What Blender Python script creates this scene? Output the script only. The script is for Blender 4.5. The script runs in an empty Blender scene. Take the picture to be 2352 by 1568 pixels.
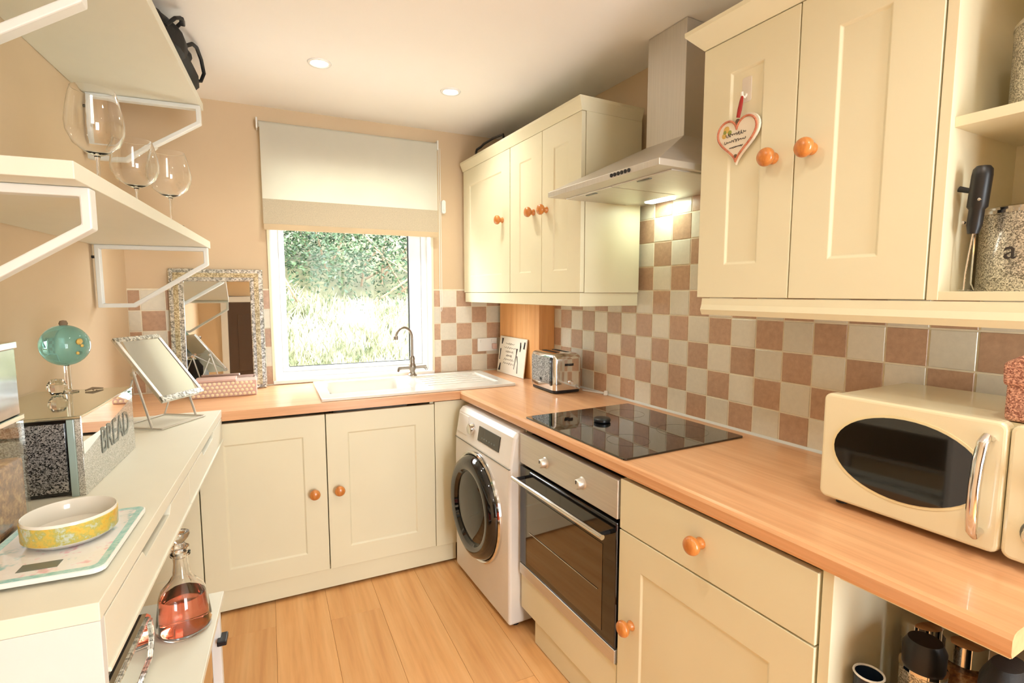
import bpy, bmesh, math, random
from mathutils import Vector, Matrix
random.seed(7)
R = math.radians
scene = bpy.context.scene
col = scene.collection

# ------------------------------------------------------------------ camera
cam_d = bpy.data.cameras.new('camera')
cam = bpy.data.objects.new('camera', cam_d)
col.objects.link(cam)
cam.location = (-1.597, -2.981, 1.412)
cam.rotation_euler = (R(90 - 5.45), 0, R(-28.185))
cam_d.sensor_width = 36.0
cam_d.lens = 18.106
cam_d.clip_start = 0.02
scene.camera = cam

# ------------------------------------------------------------------ world, sun, exposure
scene.view_settings.view_transform = 'Standard'
scene.view_settings.look = 'None'
scene.view_settings.gamma = 1.0
scene.view_settings.use_curve_mapping = False
scene.view_settings.exposure = 0.42
world = bpy.data.worlds.new('overcast_sky')
scene.world = world
world.use_nodes = True
bg = world.node_tree.nodes['Background']
bg.inputs['Color'].default_value = (0.92, 0.96, 1.0, 1)
bg.inputs['Strength'].default_value = 15.0
sun_d = bpy.data.lights.new('sun', 'SUN')
sun_d.energy = 5.5
sun_d.angle = R(12)
sun_d.color = (1.0, 0.95, 0.86)
sun = bpy.data.objects.new('sun', sun_d)
sun.rotation_euler = (R(40), 0, R(48))
sun.location = (-1, -4, 8)
col.objects.link(sun)
LAMP_W = 4.0
LAMP_COL = (1.0, 0.95, 0.83)
# daylight portal in the window opening (guides sampling only, gives off no light itself)
pd = bpy.data.lights.new('window_portal', 'AREA')
pd.shape = 'RECTANGLE'; pd.size = 0.88; pd.size_y = 1.12
pd.cycles.is_portal = True
po = bpy.data.objects.new('window_portal', pd)
col.objects.link(po)
po.location = (-0.97, 0.22, 1.49)
po.rotation_euler = (R(-90), 0, R(-2.8))
po2 = po.copy(); po2.data = pd.copy(); po2.data.size = 1.0; po2.data.size_y = 1.96
col.objects.link(po2)
po2.location = (-0.62, -5.19, 1.11); po2.rotation_euler = (R(90), 0, 0)

# ------------------------------------------------------------------ materials
def lin(c):
    out = []
    for v in c:
        v = v / 255.0
        out.append(v / 12.92 if v <= 0.04045 else ((v + 0.055) / 1.055) ** 2.4)
    return (out[0], out[1], out[2], 1.0)

MATS = {}
def new_mat(name):
    m = bpy.data.materials.new(name)
    m.use_nodes = True
    nt = m.node_tree
    b = nt.nodes['Principled BSDF']
    MATS[name] = m
    return m, nt, b

def N(nt, t, **kw):
    n = nt.nodes.new(t)
    for k, v in kw.items():
        if k in n.inputs:
            n.inputs[k].default_value = v
        else:
            setattr(n, k, v)
    return n

def coords(nt, scale=(1, 1, 1), out='Object'):
    tc = nt.nodes.new('ShaderNodeTexCoord')
    mp = nt.nodes.new('ShaderNodeMapping')
    mp.inputs['Scale'].default_value = scale
    nt.links.new(tc.outputs[out], mp.inputs['Vector'])
    return mp.outputs['Vector']

def ramp(nt, fac, stops):
    r = nt.nodes.new('ShaderNodeValToRGB')
    e = r.color_ramp.elements
    while len(e) < len(stops):
        e.new(0.5)
    for i, (p, c) in enumerate(stops):
        e[i].position = p
        e[i].color = c
    nt.links.new(fac, r.inputs['Fac'])
    return r.outputs['Color']

def plain(name, c, rough=0.5, metal=0.0, var=0.05, nscale=9.0, bump=0.0, bscale=120.0, coat=0.0, spec=0.5, sheen=0.0):
    """a colour with slight procedural unevenness and optional fine relief"""
    m, nt, b = new_mat(name)
    v = coords(nt)
    ns = N(nt, 'ShaderNodeTexNoise', Scale=nscale, Detail=3.0)
    nt.links.new(v, ns.inputs['Vector'])
    c0 = lin(c)
    lo = tuple(max(0, x * (1 - var)) for x in c0[:3]) + (1,)
    hi = tuple(min(1, x * (1 + var)) for x in c0[:3]) + (1,)
    cc = ramp(nt, ns.outputs['Fac'], [(0.3, lo), (0.7, hi)])
    nt.links.new(cc, b.inputs['Base Color'])
    b.inputs['Roughness'].default_value = rough
    b.inputs['Metallic'].default_value = metal
    b.inputs['Coat Weight'].default_value = coat
    b.inputs['Specular IOR Level'].default_value = spec
    if sheen:
        b.inputs['Sheen Weight'].default_value = sheen
    if bump:
        nb = N(nt, 'ShaderNodeTexNoise', Scale=bscale, Detail=4.0)
        nt.links.new(v, nb.inputs['Vector'])
        bp = N(nt, 'ShaderNodeBump', Strength=bump, Distance=0.002)
        nt.links.new(nb.outputs['Fac'], bp.inputs['Height'])
        nt.links.new(bp.outputs['Normal'], b.inputs['Normal'])
    return m

def wood(name, c_lo, c_mid, c_hi, scale=(1.2, 22, 22), rough=0.35, stave=None, coat=0.0, random_obj=0.0, bump=0.04):
    """grain stretched along local X of the mapping"""
    m, nt, b = new_mat(name)
    v = coords(nt, scale)
    n1 = N(nt, 'ShaderNodeTexNoise', Scale=1.0, Detail=6.0, Roughness=0.6, Distortion=0.4)
    nt.links.new(v, n1.inputs['Vector'])
    cc = ramp(nt, n1.outputs['Fac'], [(0.28, lin(c_lo)), (0.5, lin(c_mid)), (0.74, lin(c_hi))])
    n2 = N(nt, 'ShaderNodeTexNoise', Scale=5.0, Detail=3.0)
    nt.links.new(v, n2.inputs['Vector'])
    mx = N(nt, 'ShaderNodeMix', data_type='RGBA', blend_type='MULTIPLY')
    mx.inputs[0].default_value = 0.35
    g = ramp(nt, n2.outputs['Fac'], [(0.3, (0.78, 0.74, 0.7, 1)), (0.6, (1, 1, 1, 1))])
    nt.links.new(cc, mx.inputs[6])
    nt.links.new(g, mx.inputs[7])
    last = mx.outputs[2]
    if stave:
        v2 = coords(nt)
        br = N(nt, 'ShaderNodeTexBrick', Scale=1.0)
        br.inputs['Brick Width'].default_value = stave[0]
        br.inputs['Row Height'].default_value = stave[1]
        br.inputs['Mortar Size'].default_value = 0.0006
        br.inputs['Mortar Smooth'].default_value = 0.2
        br.inputs['Color1'].default_value = (1, 1, 1, 1)
        br.inputs['Color2'].default_value = (0.86, 0.83, 0.8, 1)
        br.inputs['Mortar'].default_value = (0.85, 0.8, 0.75, 1)
        nt.links.new(v2, br.inputs['Vector'])
        m2 = N(nt, 'ShaderNodeMix', data_type='RGBA', blend_type='MULTIPLY')
        m2.inputs[0].default_value = 0.8
        nt.links.new(last, m2.inputs[6])
        nt.links.new(br.outputs['Color'], m2.inputs[7])
        last = m2.outputs[2]
    if random_obj:
        oi = nt.nodes.new('ShaderNodeObjectInfo')
        hs = N(nt, 'ShaderNodeHueSaturation')
        mr = N(nt, 'ShaderNodeMapRange')
        mr.inputs['To Min'].default_value = 1 - random_obj
        mr.inputs['To Max'].default_value = 1 + random_obj
        nt.links.new(oi.outputs['Random'], mr.inputs['Value'])
        nt.links.new(mr.outputs['Result'], hs.inputs['Value'])
        nt.links.new(last, hs.inputs['Color'])
        last = hs.outputs['Color']
    nt.links.new(last, b.inputs['Base Color'])
    b.inputs['Roughness'].default_value = rough
    b.inputs['Coat Weight'].default_value = coat
    bp = N(nt, 'ShaderNodeBump', Strength=bump, Distance=0.001)
    nt.links.new(n2.outputs['Fac'], bp.inputs['Height'])
    nt.links.new(bp.outputs['Normal'], b.inputs['Normal'])
    return m

def tile_mat(name, c, var, rough):
    m, nt, b = new_mat(name)
    v = coords(nt)
    oi = nt.nodes.new('ShaderNodeObjectInfo')
    ad = N(nt, 'ShaderNodeVectorMath', operation='ADD')
    nt.links.new(v, ad.inputs[0])
    nt.links.new(oi.outputs['Location'], ad.inputs[1])
    n1 = N(nt, 'ShaderNodeTexNoise', Scale=55.0, Detail=5.0, Roughness=0.65)
    nt.links.new(ad.outputs[0], n1.inputs['Vector'])
    c0 = lin(c)
    cc = ramp(nt, n1.outputs['Fac'], [(0.3, tuple(x * (1 - var) for x in c0[:3]) + (1,)), (0.7, tuple(min(1, x * (1 + var)) for x in c0[:3]) + (1,))])
    hs = N(nt, 'ShaderNodeHueSaturation')
    mr = N(nt, 'ShaderNodeMapRange')
    mr.inputs['To Min'].default_value = 0.92
    mr.inputs['To Max'].default_value = 1.06
    nt.links.new(oi.outputs['Random'], mr.inputs['Value'])
    nt.links.new(mr.outputs['Result'], hs.inputs['Value'])
    nt.links.new(cc, hs.inputs['Color'])
    nt.links.new(hs.outputs['Color'], b.inputs['Base Color'])
    b.inputs['Roughness'].default_value = rough
    bp = N(nt, 'ShaderNodeBump', Strength=0.06, Distance=0.002)
    nt.links.new(n1.outputs['Fac'], bp.inputs['Height'])
    nt.links.new(bp.outputs['Normal'], b.inputs['Normal'])
    return m

def glitter(name, lo, hi, scale=260.0, metal=0.7, rough=0.3):
    m, nt, b = new_mat(name)
    v = coords(nt)
    vo = N(nt, 'ShaderNodeTexVoronoi', Scale=scale)
    nt.links.new(v, vo.inputs['Vector'])
    sep = nt.nodes.new('ShaderNodeSeparateColor')
    nt.links.new(vo.outputs['Color'], sep.inputs['Color'])
    cc = ramp(nt, sep.outputs['Red'], [(0.15, lin(lo)), (0.85, lin(hi))])
    nt.links.new(cc, b.inputs['Base Color'])
    b.inputs['Metallic'].default_value = metal
    b.inputs['Roughness'].default_value = rough
    bp = N(nt, 'ShaderNodeBump', Strength=0.7, Distance=0.002)
    nt.links.new(sep.outputs['Green'], bp.inputs['Height'])
    nt.links.new(bp.outputs['Normal'], b.inputs['Normal'])
    return m

def glass(name, c=(255, 255, 255), rough=0.0, ior=1.45, trans=1.0):
    m, nt, b = new_mat(name)
    v = coords(nt)
    ns = N(nt, 'ShaderNodeTexNoise', Scale=4.0)
    nt.links.new(v, ns.inputs['Vector'])
    c0 = lin(c)
    cc = ramp(nt, ns.outputs['Fac'], [(0.2, tuple(x * 0.98 for x in c0[:3]) + (1,)), (0.8, c0)])
    nt.links.new(cc, b.inputs['Base Color'])
    b.inputs['Transmission Weight'].default_value = trans
    b.inputs['Roughness'].default_value = rough
    b.inputs['IOR'].default_value = ior
    return m

def thin_glass(name, tint=(0.97, 0.98, 0.98, 1), refl=0.08):
    """single sheet: lets light straight through, mirrors a little by fresnel"""
    m, nt, b = new_mat(name)
    nt.nodes.remove(b)
    out = nt.nodes['Material Output']
    tr = N(nt, 'ShaderNodeBsdfTransparent')
    tr.inputs['Color'].default_value = tint
    gl = N(nt, 'ShaderNodeBsdfGlossy')
    gl.inputs['Roughness'].default_value = 0.01
    lw = N(nt, 'ShaderNodeLayerWeight')
    lw.inputs['Blend'].default_value = 0.5
    pw = N(nt, 'ShaderNodeMath', operation='POWER')
    pw.inputs[1].default_value = 4.0
    nt.links.new(lw.outputs['Facing'], pw.inputs[0])
    mul = N(nt, 'ShaderNodeMath', operation='MULTIPLY_ADD')
    mul.inputs[1].default_value = refl * 5
    mul.inputs[2].default_value = refl * 0.4
    mul.use_clamp = True
    nt.links.new(pw.outputs[0], mul.inputs[0])
    mx = N(nt, 'ShaderNodeMixShader')
    nt.links.new(mul.outputs[0], mx.inputs[0])
    nt.links.new(tr.outputs[0], mx.inputs[1])
    nt.links.new(gl.outputs[0], mx.inputs[2])
    nt.links.new(mx.outputs[0], out.inputs['Surface'])
    return m

def emit(name, c, strength):
    m, nt, b = new_mat(name)
    b.inputs['Base Color'].default_value = (1, 1, 1, 1)
    b.inputs['Emission Color'].default_value = (c[0], c[1], c[2], 1)
    b.inputs['Emission Strength'].default_value = strength
    return m

def fabric_translucent(name, c, trans=0.5, weave=0.0):
    m, nt, b = new_mat(name)
    nt.nodes.remove(b)
    out = nt.nodes['Material Output']
    v = coords(nt, (300, 300, 300) if weave else (6, 6, 6))
    ns = N(nt, 'ShaderNodeTexNoise', Scale=1.0, Detail=4.0)
    nt.links.new(v, ns.inputs['Vector'])
    c0 = lin(c)
    k = 0.22 if weave else 0.03
    cc = ramp(nt, ns.outputs['Fac'], [(0.3, tuple(x * (1 - k) for x in c0[:3]) + (1,)), (0.7, c0)])
    df = N(nt, 'ShaderNodeBsdfDiffuse')
    tl = N(nt, 'ShaderNodeBsdfTranslucent')
    nt.links.new(cc, df.inputs['Color'])
    nt.links.new(cc, tl.inputs['Color'])
    mx = N(nt, 'ShaderNodeMixShader')
    mx.inputs[0].default_value = trans
    nt.links.new(df.outputs[0], mx.inputs[1])
    nt.links.new(tl.outputs[0], mx.inputs[2])
    nt.links.new(mx.outputs[0], out.inputs['Surface'])
    return m

def speckle(name, stops, scale=120.0, rough=0.7, detail=5.0, metal=0.0, bump=0.2):
    m, nt, b = new_mat(name)
    v = coords(nt)
    ns = N(nt, 'ShaderNodeTexNoise', Scale=scale, Detail=detail, Roughness=0.7)
    nt.links.new(v, ns.inputs['Vector'])
    cc = ramp(nt, ns.outputs['Fac'], [(p, lin(c)) for p, c in stops])
    nt.links.new(cc, b.inputs['Base Color'])
    b.inputs['Roughness'].default_value = rough
    b.inputs['Metallic'].default_value = metal
    bp = N(nt, 'ShaderNodeBump', Strength=bump, Distance=0.002)
    nt.links.new(ns.outputs['Fac'], bp.inputs['Height'])
    nt.links.new(bp.outputs['Normal'], b.inputs['Normal'])
    return m

def brushed(name, c, rough=0.3, stretch=(4, 4, 160)):
    m, nt, b = new_mat(name)
    v = coords(nt, stretch)
    ns = N(nt, 'ShaderNodeTexNoise', Scale=1.5, Detail=4.0)
    nt.links.new(v, ns.inputs['Vector'])
    c0 = lin(c)
    cc = ramp(nt, ns.outputs['Fac'], [(0.3, tuple(x * 0.9 for x in c0[:3]) + (1,)), (0.7, c0)])
    nt.links.new(cc, b.inputs['Base Color'])
    b.inputs['Metallic'].default_value = 0.78
    mr = N(nt, 'ShaderNodeMapRange')
    mr.inputs['To Min'].default_value = rough * 0.8
    mr.inputs['To Max'].default_value = rough * 1.3
    nt.links.new(ns.outputs['Fac'], mr.inputs['Value'])
    nt.links.new(mr.outputs['Result'], b.inputs['Roughness'])
    return m

CREAM = plain('cream_paint', (229, 223, 193), 0.42, var=0.015, nscale=4, bump=0.03, bscale=60)
CREAM_IN = plain('cream_melamine', (230, 220, 188), 0.5, var=0.02)
PEACH = plain('peach_wall_paint', (213, 190, 157), 0.85, var=0.025, nscale=2.5, bump=0.08, bscale=180)
CEIL = plain('ceiling_paint', (245, 241, 234), 0.9, var=0.015, nscale=2, bump=0.05, bscale=150)
TILE_C = tile_mat('cream_tile', (222, 216, 199), 0.04, 0.22)
TILE_B = tile_mat('brown_tile', (188, 154, 127), 0.12, 0.3)
GROUT = plain('grout', (232, 223, 200), 0.9, var=0.06, nscale=40, bump=0.2)
WORKTOP = wood('beech_worktop', (208, 152, 108), (223, 170, 124), (234, 188, 144), (1.1, 26, 26), 0.28, coat=0.15, bump=0.02)
FLOORW = wood('oak_floor', (208, 148, 90), (224, 168, 108), (234, 184, 126), (14, 0.9, 14), 0.42, random_obj=0.07, bump=0.05)
BOXWOOD = wood('pine_boxing', (212, 146, 82), (230, 168, 102), (240, 188, 126), (18, 18, 1.0), 0.4)
KNOBW = wood('beech_knob', (180, 102, 40), (204, 126, 56), (222, 152, 82), (60, 60, 14), 0.3, coat=0.4)
WHITE = plain('white_paint', (214, 216, 214), 0.4, var=0.012)
WHITE_G = plain('white_gloss_plastic', (238, 238, 234), 0.22, var=0.01)
UPVC = plain('white_upvc', (240, 242, 242), 0.3, var=0.01)
SHELFW = plain('white_shelf_melamine', (224, 222, 206), 0.45, var=0.012)
METALW = plain('white_bracket_metal', (224, 226, 222), 0.4, var=0.02)
CERAMIC = plain('white_ceramic', (222, 220, 211), 0.12, var=0.01, coat=0.5)
WASH = plain('washer_enamel', (232, 228, 222), 0.28, var=0.015)
BLACKG = plain('black_gloss', (10, 10, 11), 0.06, var=0.05, coat=0.5)
BLACKP = plain('black_plastic', (20, 20, 22), 0.4, var=0.1)
DARKGAP = plain('dark_gap', (28, 24, 20), 0.8, var=0.1)
STEEL = brushed('brushed_steel', (214, 210, 202), 0.36, (3, 3, 120))
STEELH = brushed('brushed_steel_hood', (214, 210, 202), 0.42, (120, 3, 3))
CHROME = plain('chrome', (225, 225, 225), 0.08, 1.0, var=0.02)
MIRROR = plain('mirror_silver', (235, 238, 238), 0.015, 1.0, var=0.005)
SMOKE = thin_glass('smoked_glass', (0.25, 0.22, 0.18, 1), 0.16)
PANE = thin_glass('window_glass', (0.98, 0.99, 0.99, 1), 0.008)
CLEAR = glass('clear_glass')
CLEARTHIN = thin_glass('clear_thin_glass', (0.95, 0.96, 0.94, 1), 0.14)
GREENG = glass('greenish_edge_glass', (186, 214, 206), 0.02, 1.5)
TEALG = glass('teal_art_glass', (150, 206, 200), 0.02, 1.4, 0.72)
PINKL = glass('pink_liquid', (255, 142, 112), 0.0, 1.33)
BLIND = fabric_translucent('blind_fabric', (240, 238, 228), 0.55)
LACE = fabric_translucent('blind_lace', (222, 210, 184), 0.22, 1.0)
TAN = plain('tan_slat', (200, 178, 142), 0.6)
GLIT_S = glitter('silver_glitter', (128, 124, 112), (240, 236, 224), 520)
GLIT_D = glitter('dark_glitter', (34, 34, 36), (205, 205, 205), 420)
GLIT_P = glitter('pink_glitter', (140, 88, 74), (226, 176, 152), 420, 0.3, 0.4)
MOSAIC = glitter('mirror_mosaic', (150, 150, 144), (242, 242, 236), 150, 0.75, 0.2)
GOLDMOS = glitter('champagne_mosaic', (170, 156, 120), (240, 228, 194), 170, 0.7, 0.2)
GRANOLA = speckle('granola', [(0.3, (70, 38, 16)), (0.48, (150, 96, 48)), (0.62, (200, 150, 92)), (0.75, (222, 186, 134))], 60, 0.8)
FLORAL = speckle('floral_glass_print', [(0.33, (150, 196, 200)), (0.42, (226, 226, 222)), (0.6, (230, 230, 228)), (0.68, (226, 186, 196)), (0.8, (170, 190, 160))], 22, 0.08, 3.0, bump=0.0)
AQUA = speckle('aqua_print', [(0.3, (120, 186, 184)), (0.6, (178, 214, 210))], 60, 0.1, bump=0.0)
MUSTARD = speckle('mustard_pattern', [(0.3, (196, 146, 40)), (0.45, (208, 176, 74)), (0.55, (172, 168, 90)), (0.64, (188, 200, 188)), (0.75, (214, 160, 48))], 34, 0.3, 4.0, bump=0.0)
LCD = plain('lcd_grey', (106, 112, 104), 0.2, var=0.05)
PINKBOXM = plain('rose_card', (206, 172, 160), 0.5, var=0.05, bump=0.1)
DOTM = plain('cream_dots', (240, 222, 188), 0.4)
BLACKCL = plain('black_cloth', (11, 11, 12), 0.7, var=0.25, nscale=40, bump=0.3, bscale=240)
RED = plain('red_ribbon', (150, 28, 18), 0.5)
TERRA = speckle('terracotta_print', [(0.35, (176, 92, 66)), (0.6, (212, 138, 104))], 90, 0.5, bump=0.0)
CARD = plain('off_white_print', (232, 224, 206), 0.5, var=0.02)
YELLOWP = plain('yellow_print', (214, 178, 92), 0.5)
GREENP = plain('green_print', (142, 150, 70), 0.5)
INK = plain('dark_ink', (52, 44, 40), 0.6)
BROWNINK = plain('brown_ink', (112, 88, 66), 0.6)
NAVY = plain('navy_enamel', (34, 46, 62), 0.25)
HEART_HOOK = plain('white_hook', (222, 214, 200), 0.35)
MWCREAM = plain('cream_enamel', (234, 224, 190), 0.25, var=0.015, coat=0.3)
BULB = emit('lit_lens', (1.0, 0.93, 0.8), 4.0)
HOODBULB = emit('hood_lamp_lens', (0.9, 1.0, 0.86), 6.0)
LEAFM = speckle('leaf_green', [(0.3, (24, 40, 26)), (0.5, (46, 68, 42)), (0.7, (78, 98, 62))], 1.6, 0.6, 3.0, bump=0.0)
PALEG = speckle('pale_dry_grass', [(0.34, (70, 82, 50)), (0.46, (144, 146, 114)), (0.66, (206, 202, 182))], 2.0, 0.8, 3.0, bump=0.0)
EARTH = speckle('pale_bank_soil', [(0.35, (70, 72, 46)), (0.6, (112, 110, 78)), (0.75, (150, 146, 116))], 4.0, 0.9)
PAVE = plain('pale_paving', (226, 222, 212), 0.8, bump=0.1)
TWIG = plain('twig_bark', (128, 108, 86), 0.8)
DOORW = plain('dark_door_wood', (72, 52, 38), 0.5)

# ------------------------------------------------------------------ mesh helpers
class Frame:
    def __init__(self, o=(0, 0, 0), rz=0.0):
        self.o = Vector(o); self.rz = rz
        self.M = Matrix.Translation(self.o) @ Matrix.Rotation(rz, 4, 'Z')
    def p(self, x, y, z):
        return self.M @ Vector((x, y, z))
TH = R(-2.8)
WF = Frame()
RF = Frame((0, 0, 0), R(-90))         # right run: X toward the camera, Y toward the right wall (front faces -Y)
BF = Frame((0, 0, 0), TH)             # back run: X to the right (negative in room), Y out of the room
LF = Frame((-2.058, 0.101, 0), R(-5.5))  # left wall: X into the room, Y toward the back wall

class MB:
    def __init__(self):
        self.v = []; self.f = []; self.sm = []
    def add(self, vs, fs, smooth=False):
        n = len(self.v)
        self.v += [tuple(q) for q in vs]
        for f in fs:
            self.f.append([i + n for i in f]); self.sm.append(smooth)
        return self
    def box(self, x0, x1, y0, y1, z0, z1):
        vs = [(x0, y0, z0), (x1, y0, z0), (x1, y1, z0), (x0, y1, z0), (x0, y0, z1), (x1, y0, z1), (x1, y1, z1), (x0, y1, z1)]
        return self.add(vs, [(0, 3, 2, 1), (4, 5, 6, 7), (0, 1, 5, 4), (1, 2, 6, 5), (2, 3, 7, 6), (3, 0, 4, 7)])
    def prism(self, poly, a, b, axis='x'):
        """poly: list of 2D points; axis x -> (y,z), y -> (x,z), z -> (x,y)"""
        n = len(poly)
        def mk(t, q):
            return {'x': (t, q[0], q[1]), 'y': (q[0], t, q[1]), 'z': (q[0], q[1], t)}[axis]
        vs = [mk(a, q) for q in poly] + [mk(b, q) for q in poly]
        fs = [tuple(range(n)), tuple(range(2 * n - 1, n - 1, -1))]
        for i in range(n):
            j = (i + 1) % n
            fs.append((i, i + n, j + n, j))
        return self.add(vs, fs)
    def lathe(self, prof, c=(0, 0, 0), axis='z', seg=24, sx=1.0, sy=1.0, a0=0.0, cap=False):
        n = len(prof); vs = []; fs = []
        for k in range(seg):
            a = a0 + 2 * math.pi * k / seg
            ca, sa = math.cos(a) * sx, math.sin(a) * sy
            for r, h in prof:
                if axis == 'z': q = (c[0] + r * ca, c[1] + r * sa, c[2] + h)
                elif axis == 'y': q = (c[0] + r * ca, c[1] + h, c[2] + r * sa)
                else: q = (c[0] + h, c[1] + r * ca, c[2] + r * sa)
                vs.append(q)
        for k in range(seg):
            k2 = (k + 1) % seg
            for i in range(n - 1):
                fs.append((k * n + i, k2 * n + i, k2 * n + i + 1, k * n + i + 1))
        return self.add(vs, fs, True)
    def tube(self, pts, r, seg=8, closed=False, cap=True):
        pts = [Vector(q) for q in pts]; n = len(pts); vs = []; fs = []
        rr = r if isinstance(r, (list, tuple)) else [r] * n
        up = Vector((0, 0, 1)); prev = None
        for i, q in enumerate(pts):
            a = pts[(i - 1) % n] if (i > 0 or closed) else q
            b = pts[(i + 1) % n] if (i < n - 1 or closed) else q
            d = (b - a)
            if d.length < 1e-9: d = Vector((0, 0, 1))
            d.normalize()
            if prev is None:
                u = d.cross(up)
                if u.length < 1e-3: u = d.cross(Vector((1, 0, 0)))
            else:
                u = prev - d * prev.dot(d)
                if u.length < 1e-6: u = d.cross(up)
            u.normalize(); prev = u
            w = d.cross(u)
            for k in range(seg):
                t = 2 * math.pi * k / seg
                vs.append(q + (u * math.cos(t) + w * math.sin(t)) * rr[i])
        m = n if closed else n - 1
        for i in range(m):
            for k in range(seg):
                k2 = (k + 1) % seg; j = (i + 1) % n
                fs.append((i * seg + k, i * seg + k2, j * seg + k2, j * seg + k))
        if cap and not closed:
            fs.append(tuple(range(seg - 1, -1, -1)))
            fs.append(tuple((n - 1) * seg + k for k in range(seg)))
        return self.add(vs, fs, True)
    def field(self, xs, ys, H, bot, mp):
        """stepped plate: cell heights H[i][j] (None = hole) over cuts xs, ys; mp(a,b,h)->xyz"""
        nx, ny = len(xs) - 1, len(ys) - 1
        def h(i, j):
            if i < 0 or j < 0 or i >= nx or j >= ny: return None
            return H[i][j]
        for i in range(nx):
            for j in range(ny):
                t = h(i, j)
                if t is None: continue
                x0, x1, y0, y1 = xs[i], xs[i + 1], ys[j], ys[j + 1]
                self.add([mp(x0, y0, t), mp(x1, y0, t), mp(x1, y1, t), mp(x0, y1, t)], [(0, 1, 2, 3)])
                self.add([mp(x0, y0, bot), mp(x1, y0, bot), mp(x1, y1, bot), mp(x0, y1, bot)], [(3, 2, 1, 0)])
                for (di, dj, p, q) in ((-1, 0, (x0, y1), (x0, y0)), (1, 0, (x1, y0), (x1, y1)), (0, -1, (x0, y0), (x1, y0)), (0, 1, (x1, y1), (x0, y1))):
                    o = h(i + di, j + dj)
                    lo = bot if o is None else o
                    if t > lo + 1e-9:
                        self.add([mp(p[0], p[1], lo), mp(q[0], q[1], lo), mp(q[0], q[1], t), mp(p[0], p[1], t)], [(0, 1, 2, 3)])
        return self
    def mesh(self, name, off=(0, 0, 0), smooth_angle=None):
        me = bpy.data.meshes.new(name)
        ox, oy, oz = off
        me.from_pydata([(x - ox, y - oy, z - oz) for x, y, z in self.v], [], self.f)
        bm = bmesh.new(); bm.from_mesh(me)
        bmesh.ops.remove_doubles(bm, verts=bm.verts, dist=1e-6)
        bmesh.ops.recalc_face_normals(bm, faces=bm.faces)
        bm.to_mesh(me); bm.free()
        if smooth_angle is None: smooth_angle = 40 if any(self.sm) else None
        if smooth_angle:
            me.polygons.foreach_set('use_smooth', [True] * len(me.polygons))
            me.set_sharp_from_angle(angle=R(smooth_angle))
        return me

def link(name, me, mat=None, parent=None, bev=0.0, bseg=2):
    o = bpy.data.objects.new(name, me)
    col.objects.link(o)
    if mat is not None and len(me.materials) == 0: me.materials.append(mat)
    if parent is not None: o.parent = parent
    if bev:
        b = o.modifiers.new('bevel', 'BEVEL')
        b.width = bev; b.segments = bseg; b.limit_method = 'ANGLE'; b.angle_limit = R(35)
        b.harden_normals = False
    return o

class Thing:
    """an Empty at the thing's base that parents its parts; parts are given in frame coordinates"""
    def __init__(self, name, label, cat, fr, base, group=None):
        self.b = Vector(base); self.fr = fr
        o = bpy.data.objects.new(name, None)
        o.empty_display_size = 0.05
        col.objects.link(o)
        o.location = fr.M @ self.b
        o.rotation_euler = (0, 0, fr.rz)
        o['label'] = label; o['category'] = cat
        if group: o['group'] = group
        self.o = o
    def part(self, name, mb, mat, bev=0.0, parent=None, label=None, smooth=None, bseg=2):
        me = mb.mesh(name, self.b, smooth)
        o = link(name, me, mat, parent or self.o, bev, bseg)
        if label: o['label'] = label
        return o
    def inst(self, name, me, mat, pos, parent=None, rot=None, label=None):
        o = link(name, me, mat, parent or self.o)
        o.location = Vector(pos) - self.b
        if rot: o.rotation_euler = rot
        if label: o['label'] = label
        return o

def solo(name, mb, mat, label, cat, fr, base, group=None, bev=0.0, smooth=None, bseg=2):
    me = mb.mesh(name, base, smooth)
    o = link(name, me, mat, None, bev, bseg)
    o.location = fr.M @ Vector(base); o.rotation_euler = (0, 0, fr.rz)
    o['label'] = label; o['category'] = cat
    if group: o['group'] = group
    return o

def struct(name, mb, mat, fr=WF, label=None, bev=0.0):
    o = link(name, mb.mesh(name), mat, None, bev)
    o.location = fr.o; o.rotation_euler = (0, 0, fr.rz)
    o['kind'] = 'structure'
    if label: o['label'] = label
    return o

def spart(name, mb, mat, parent, bev=0.0, smooth=None):
    return link(name, mb.mesh(name, (0, 0, 0), smooth), mat, parent, bev)

def text_mesh(name, body, size, depth=0.0008):
    cu = bpy.data.curves.new(name, 'FONT')
    cu.body = body; cu.size = size; cu.extrude = depth / 2
    cu.align_x = 'CENTER'; cu.align_y = 'CENTER'; cu.resolution_u = 3
    ob = bpy.data.objects.new(name, cu)
    me = bpy.data.meshes.new_from_object(ob)
    bpy.data.objects.remove(ob); bpy.data.curves.remove(cu)
    return me

def knob_mesh():
    pr = [(0.0, 0.0), (0.0145, 0.0), (0.015, -0.003), (0.0115, -0.008), (0.0105, -0.014), (0.0125, -0.019), (0.020, -0.023), (0.0235, -0.029), (0.0238, -0.035), (0.0205, -0.042), (0.012, -0.0465), (0.0, -0.048)]
    me = MB().lathe(pr, axis='y', seg=24).mesh('knob', smooth_angle=50)
    me.materials.append(KNOBW)
    return me
KNOB = knob_mesh()

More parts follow.
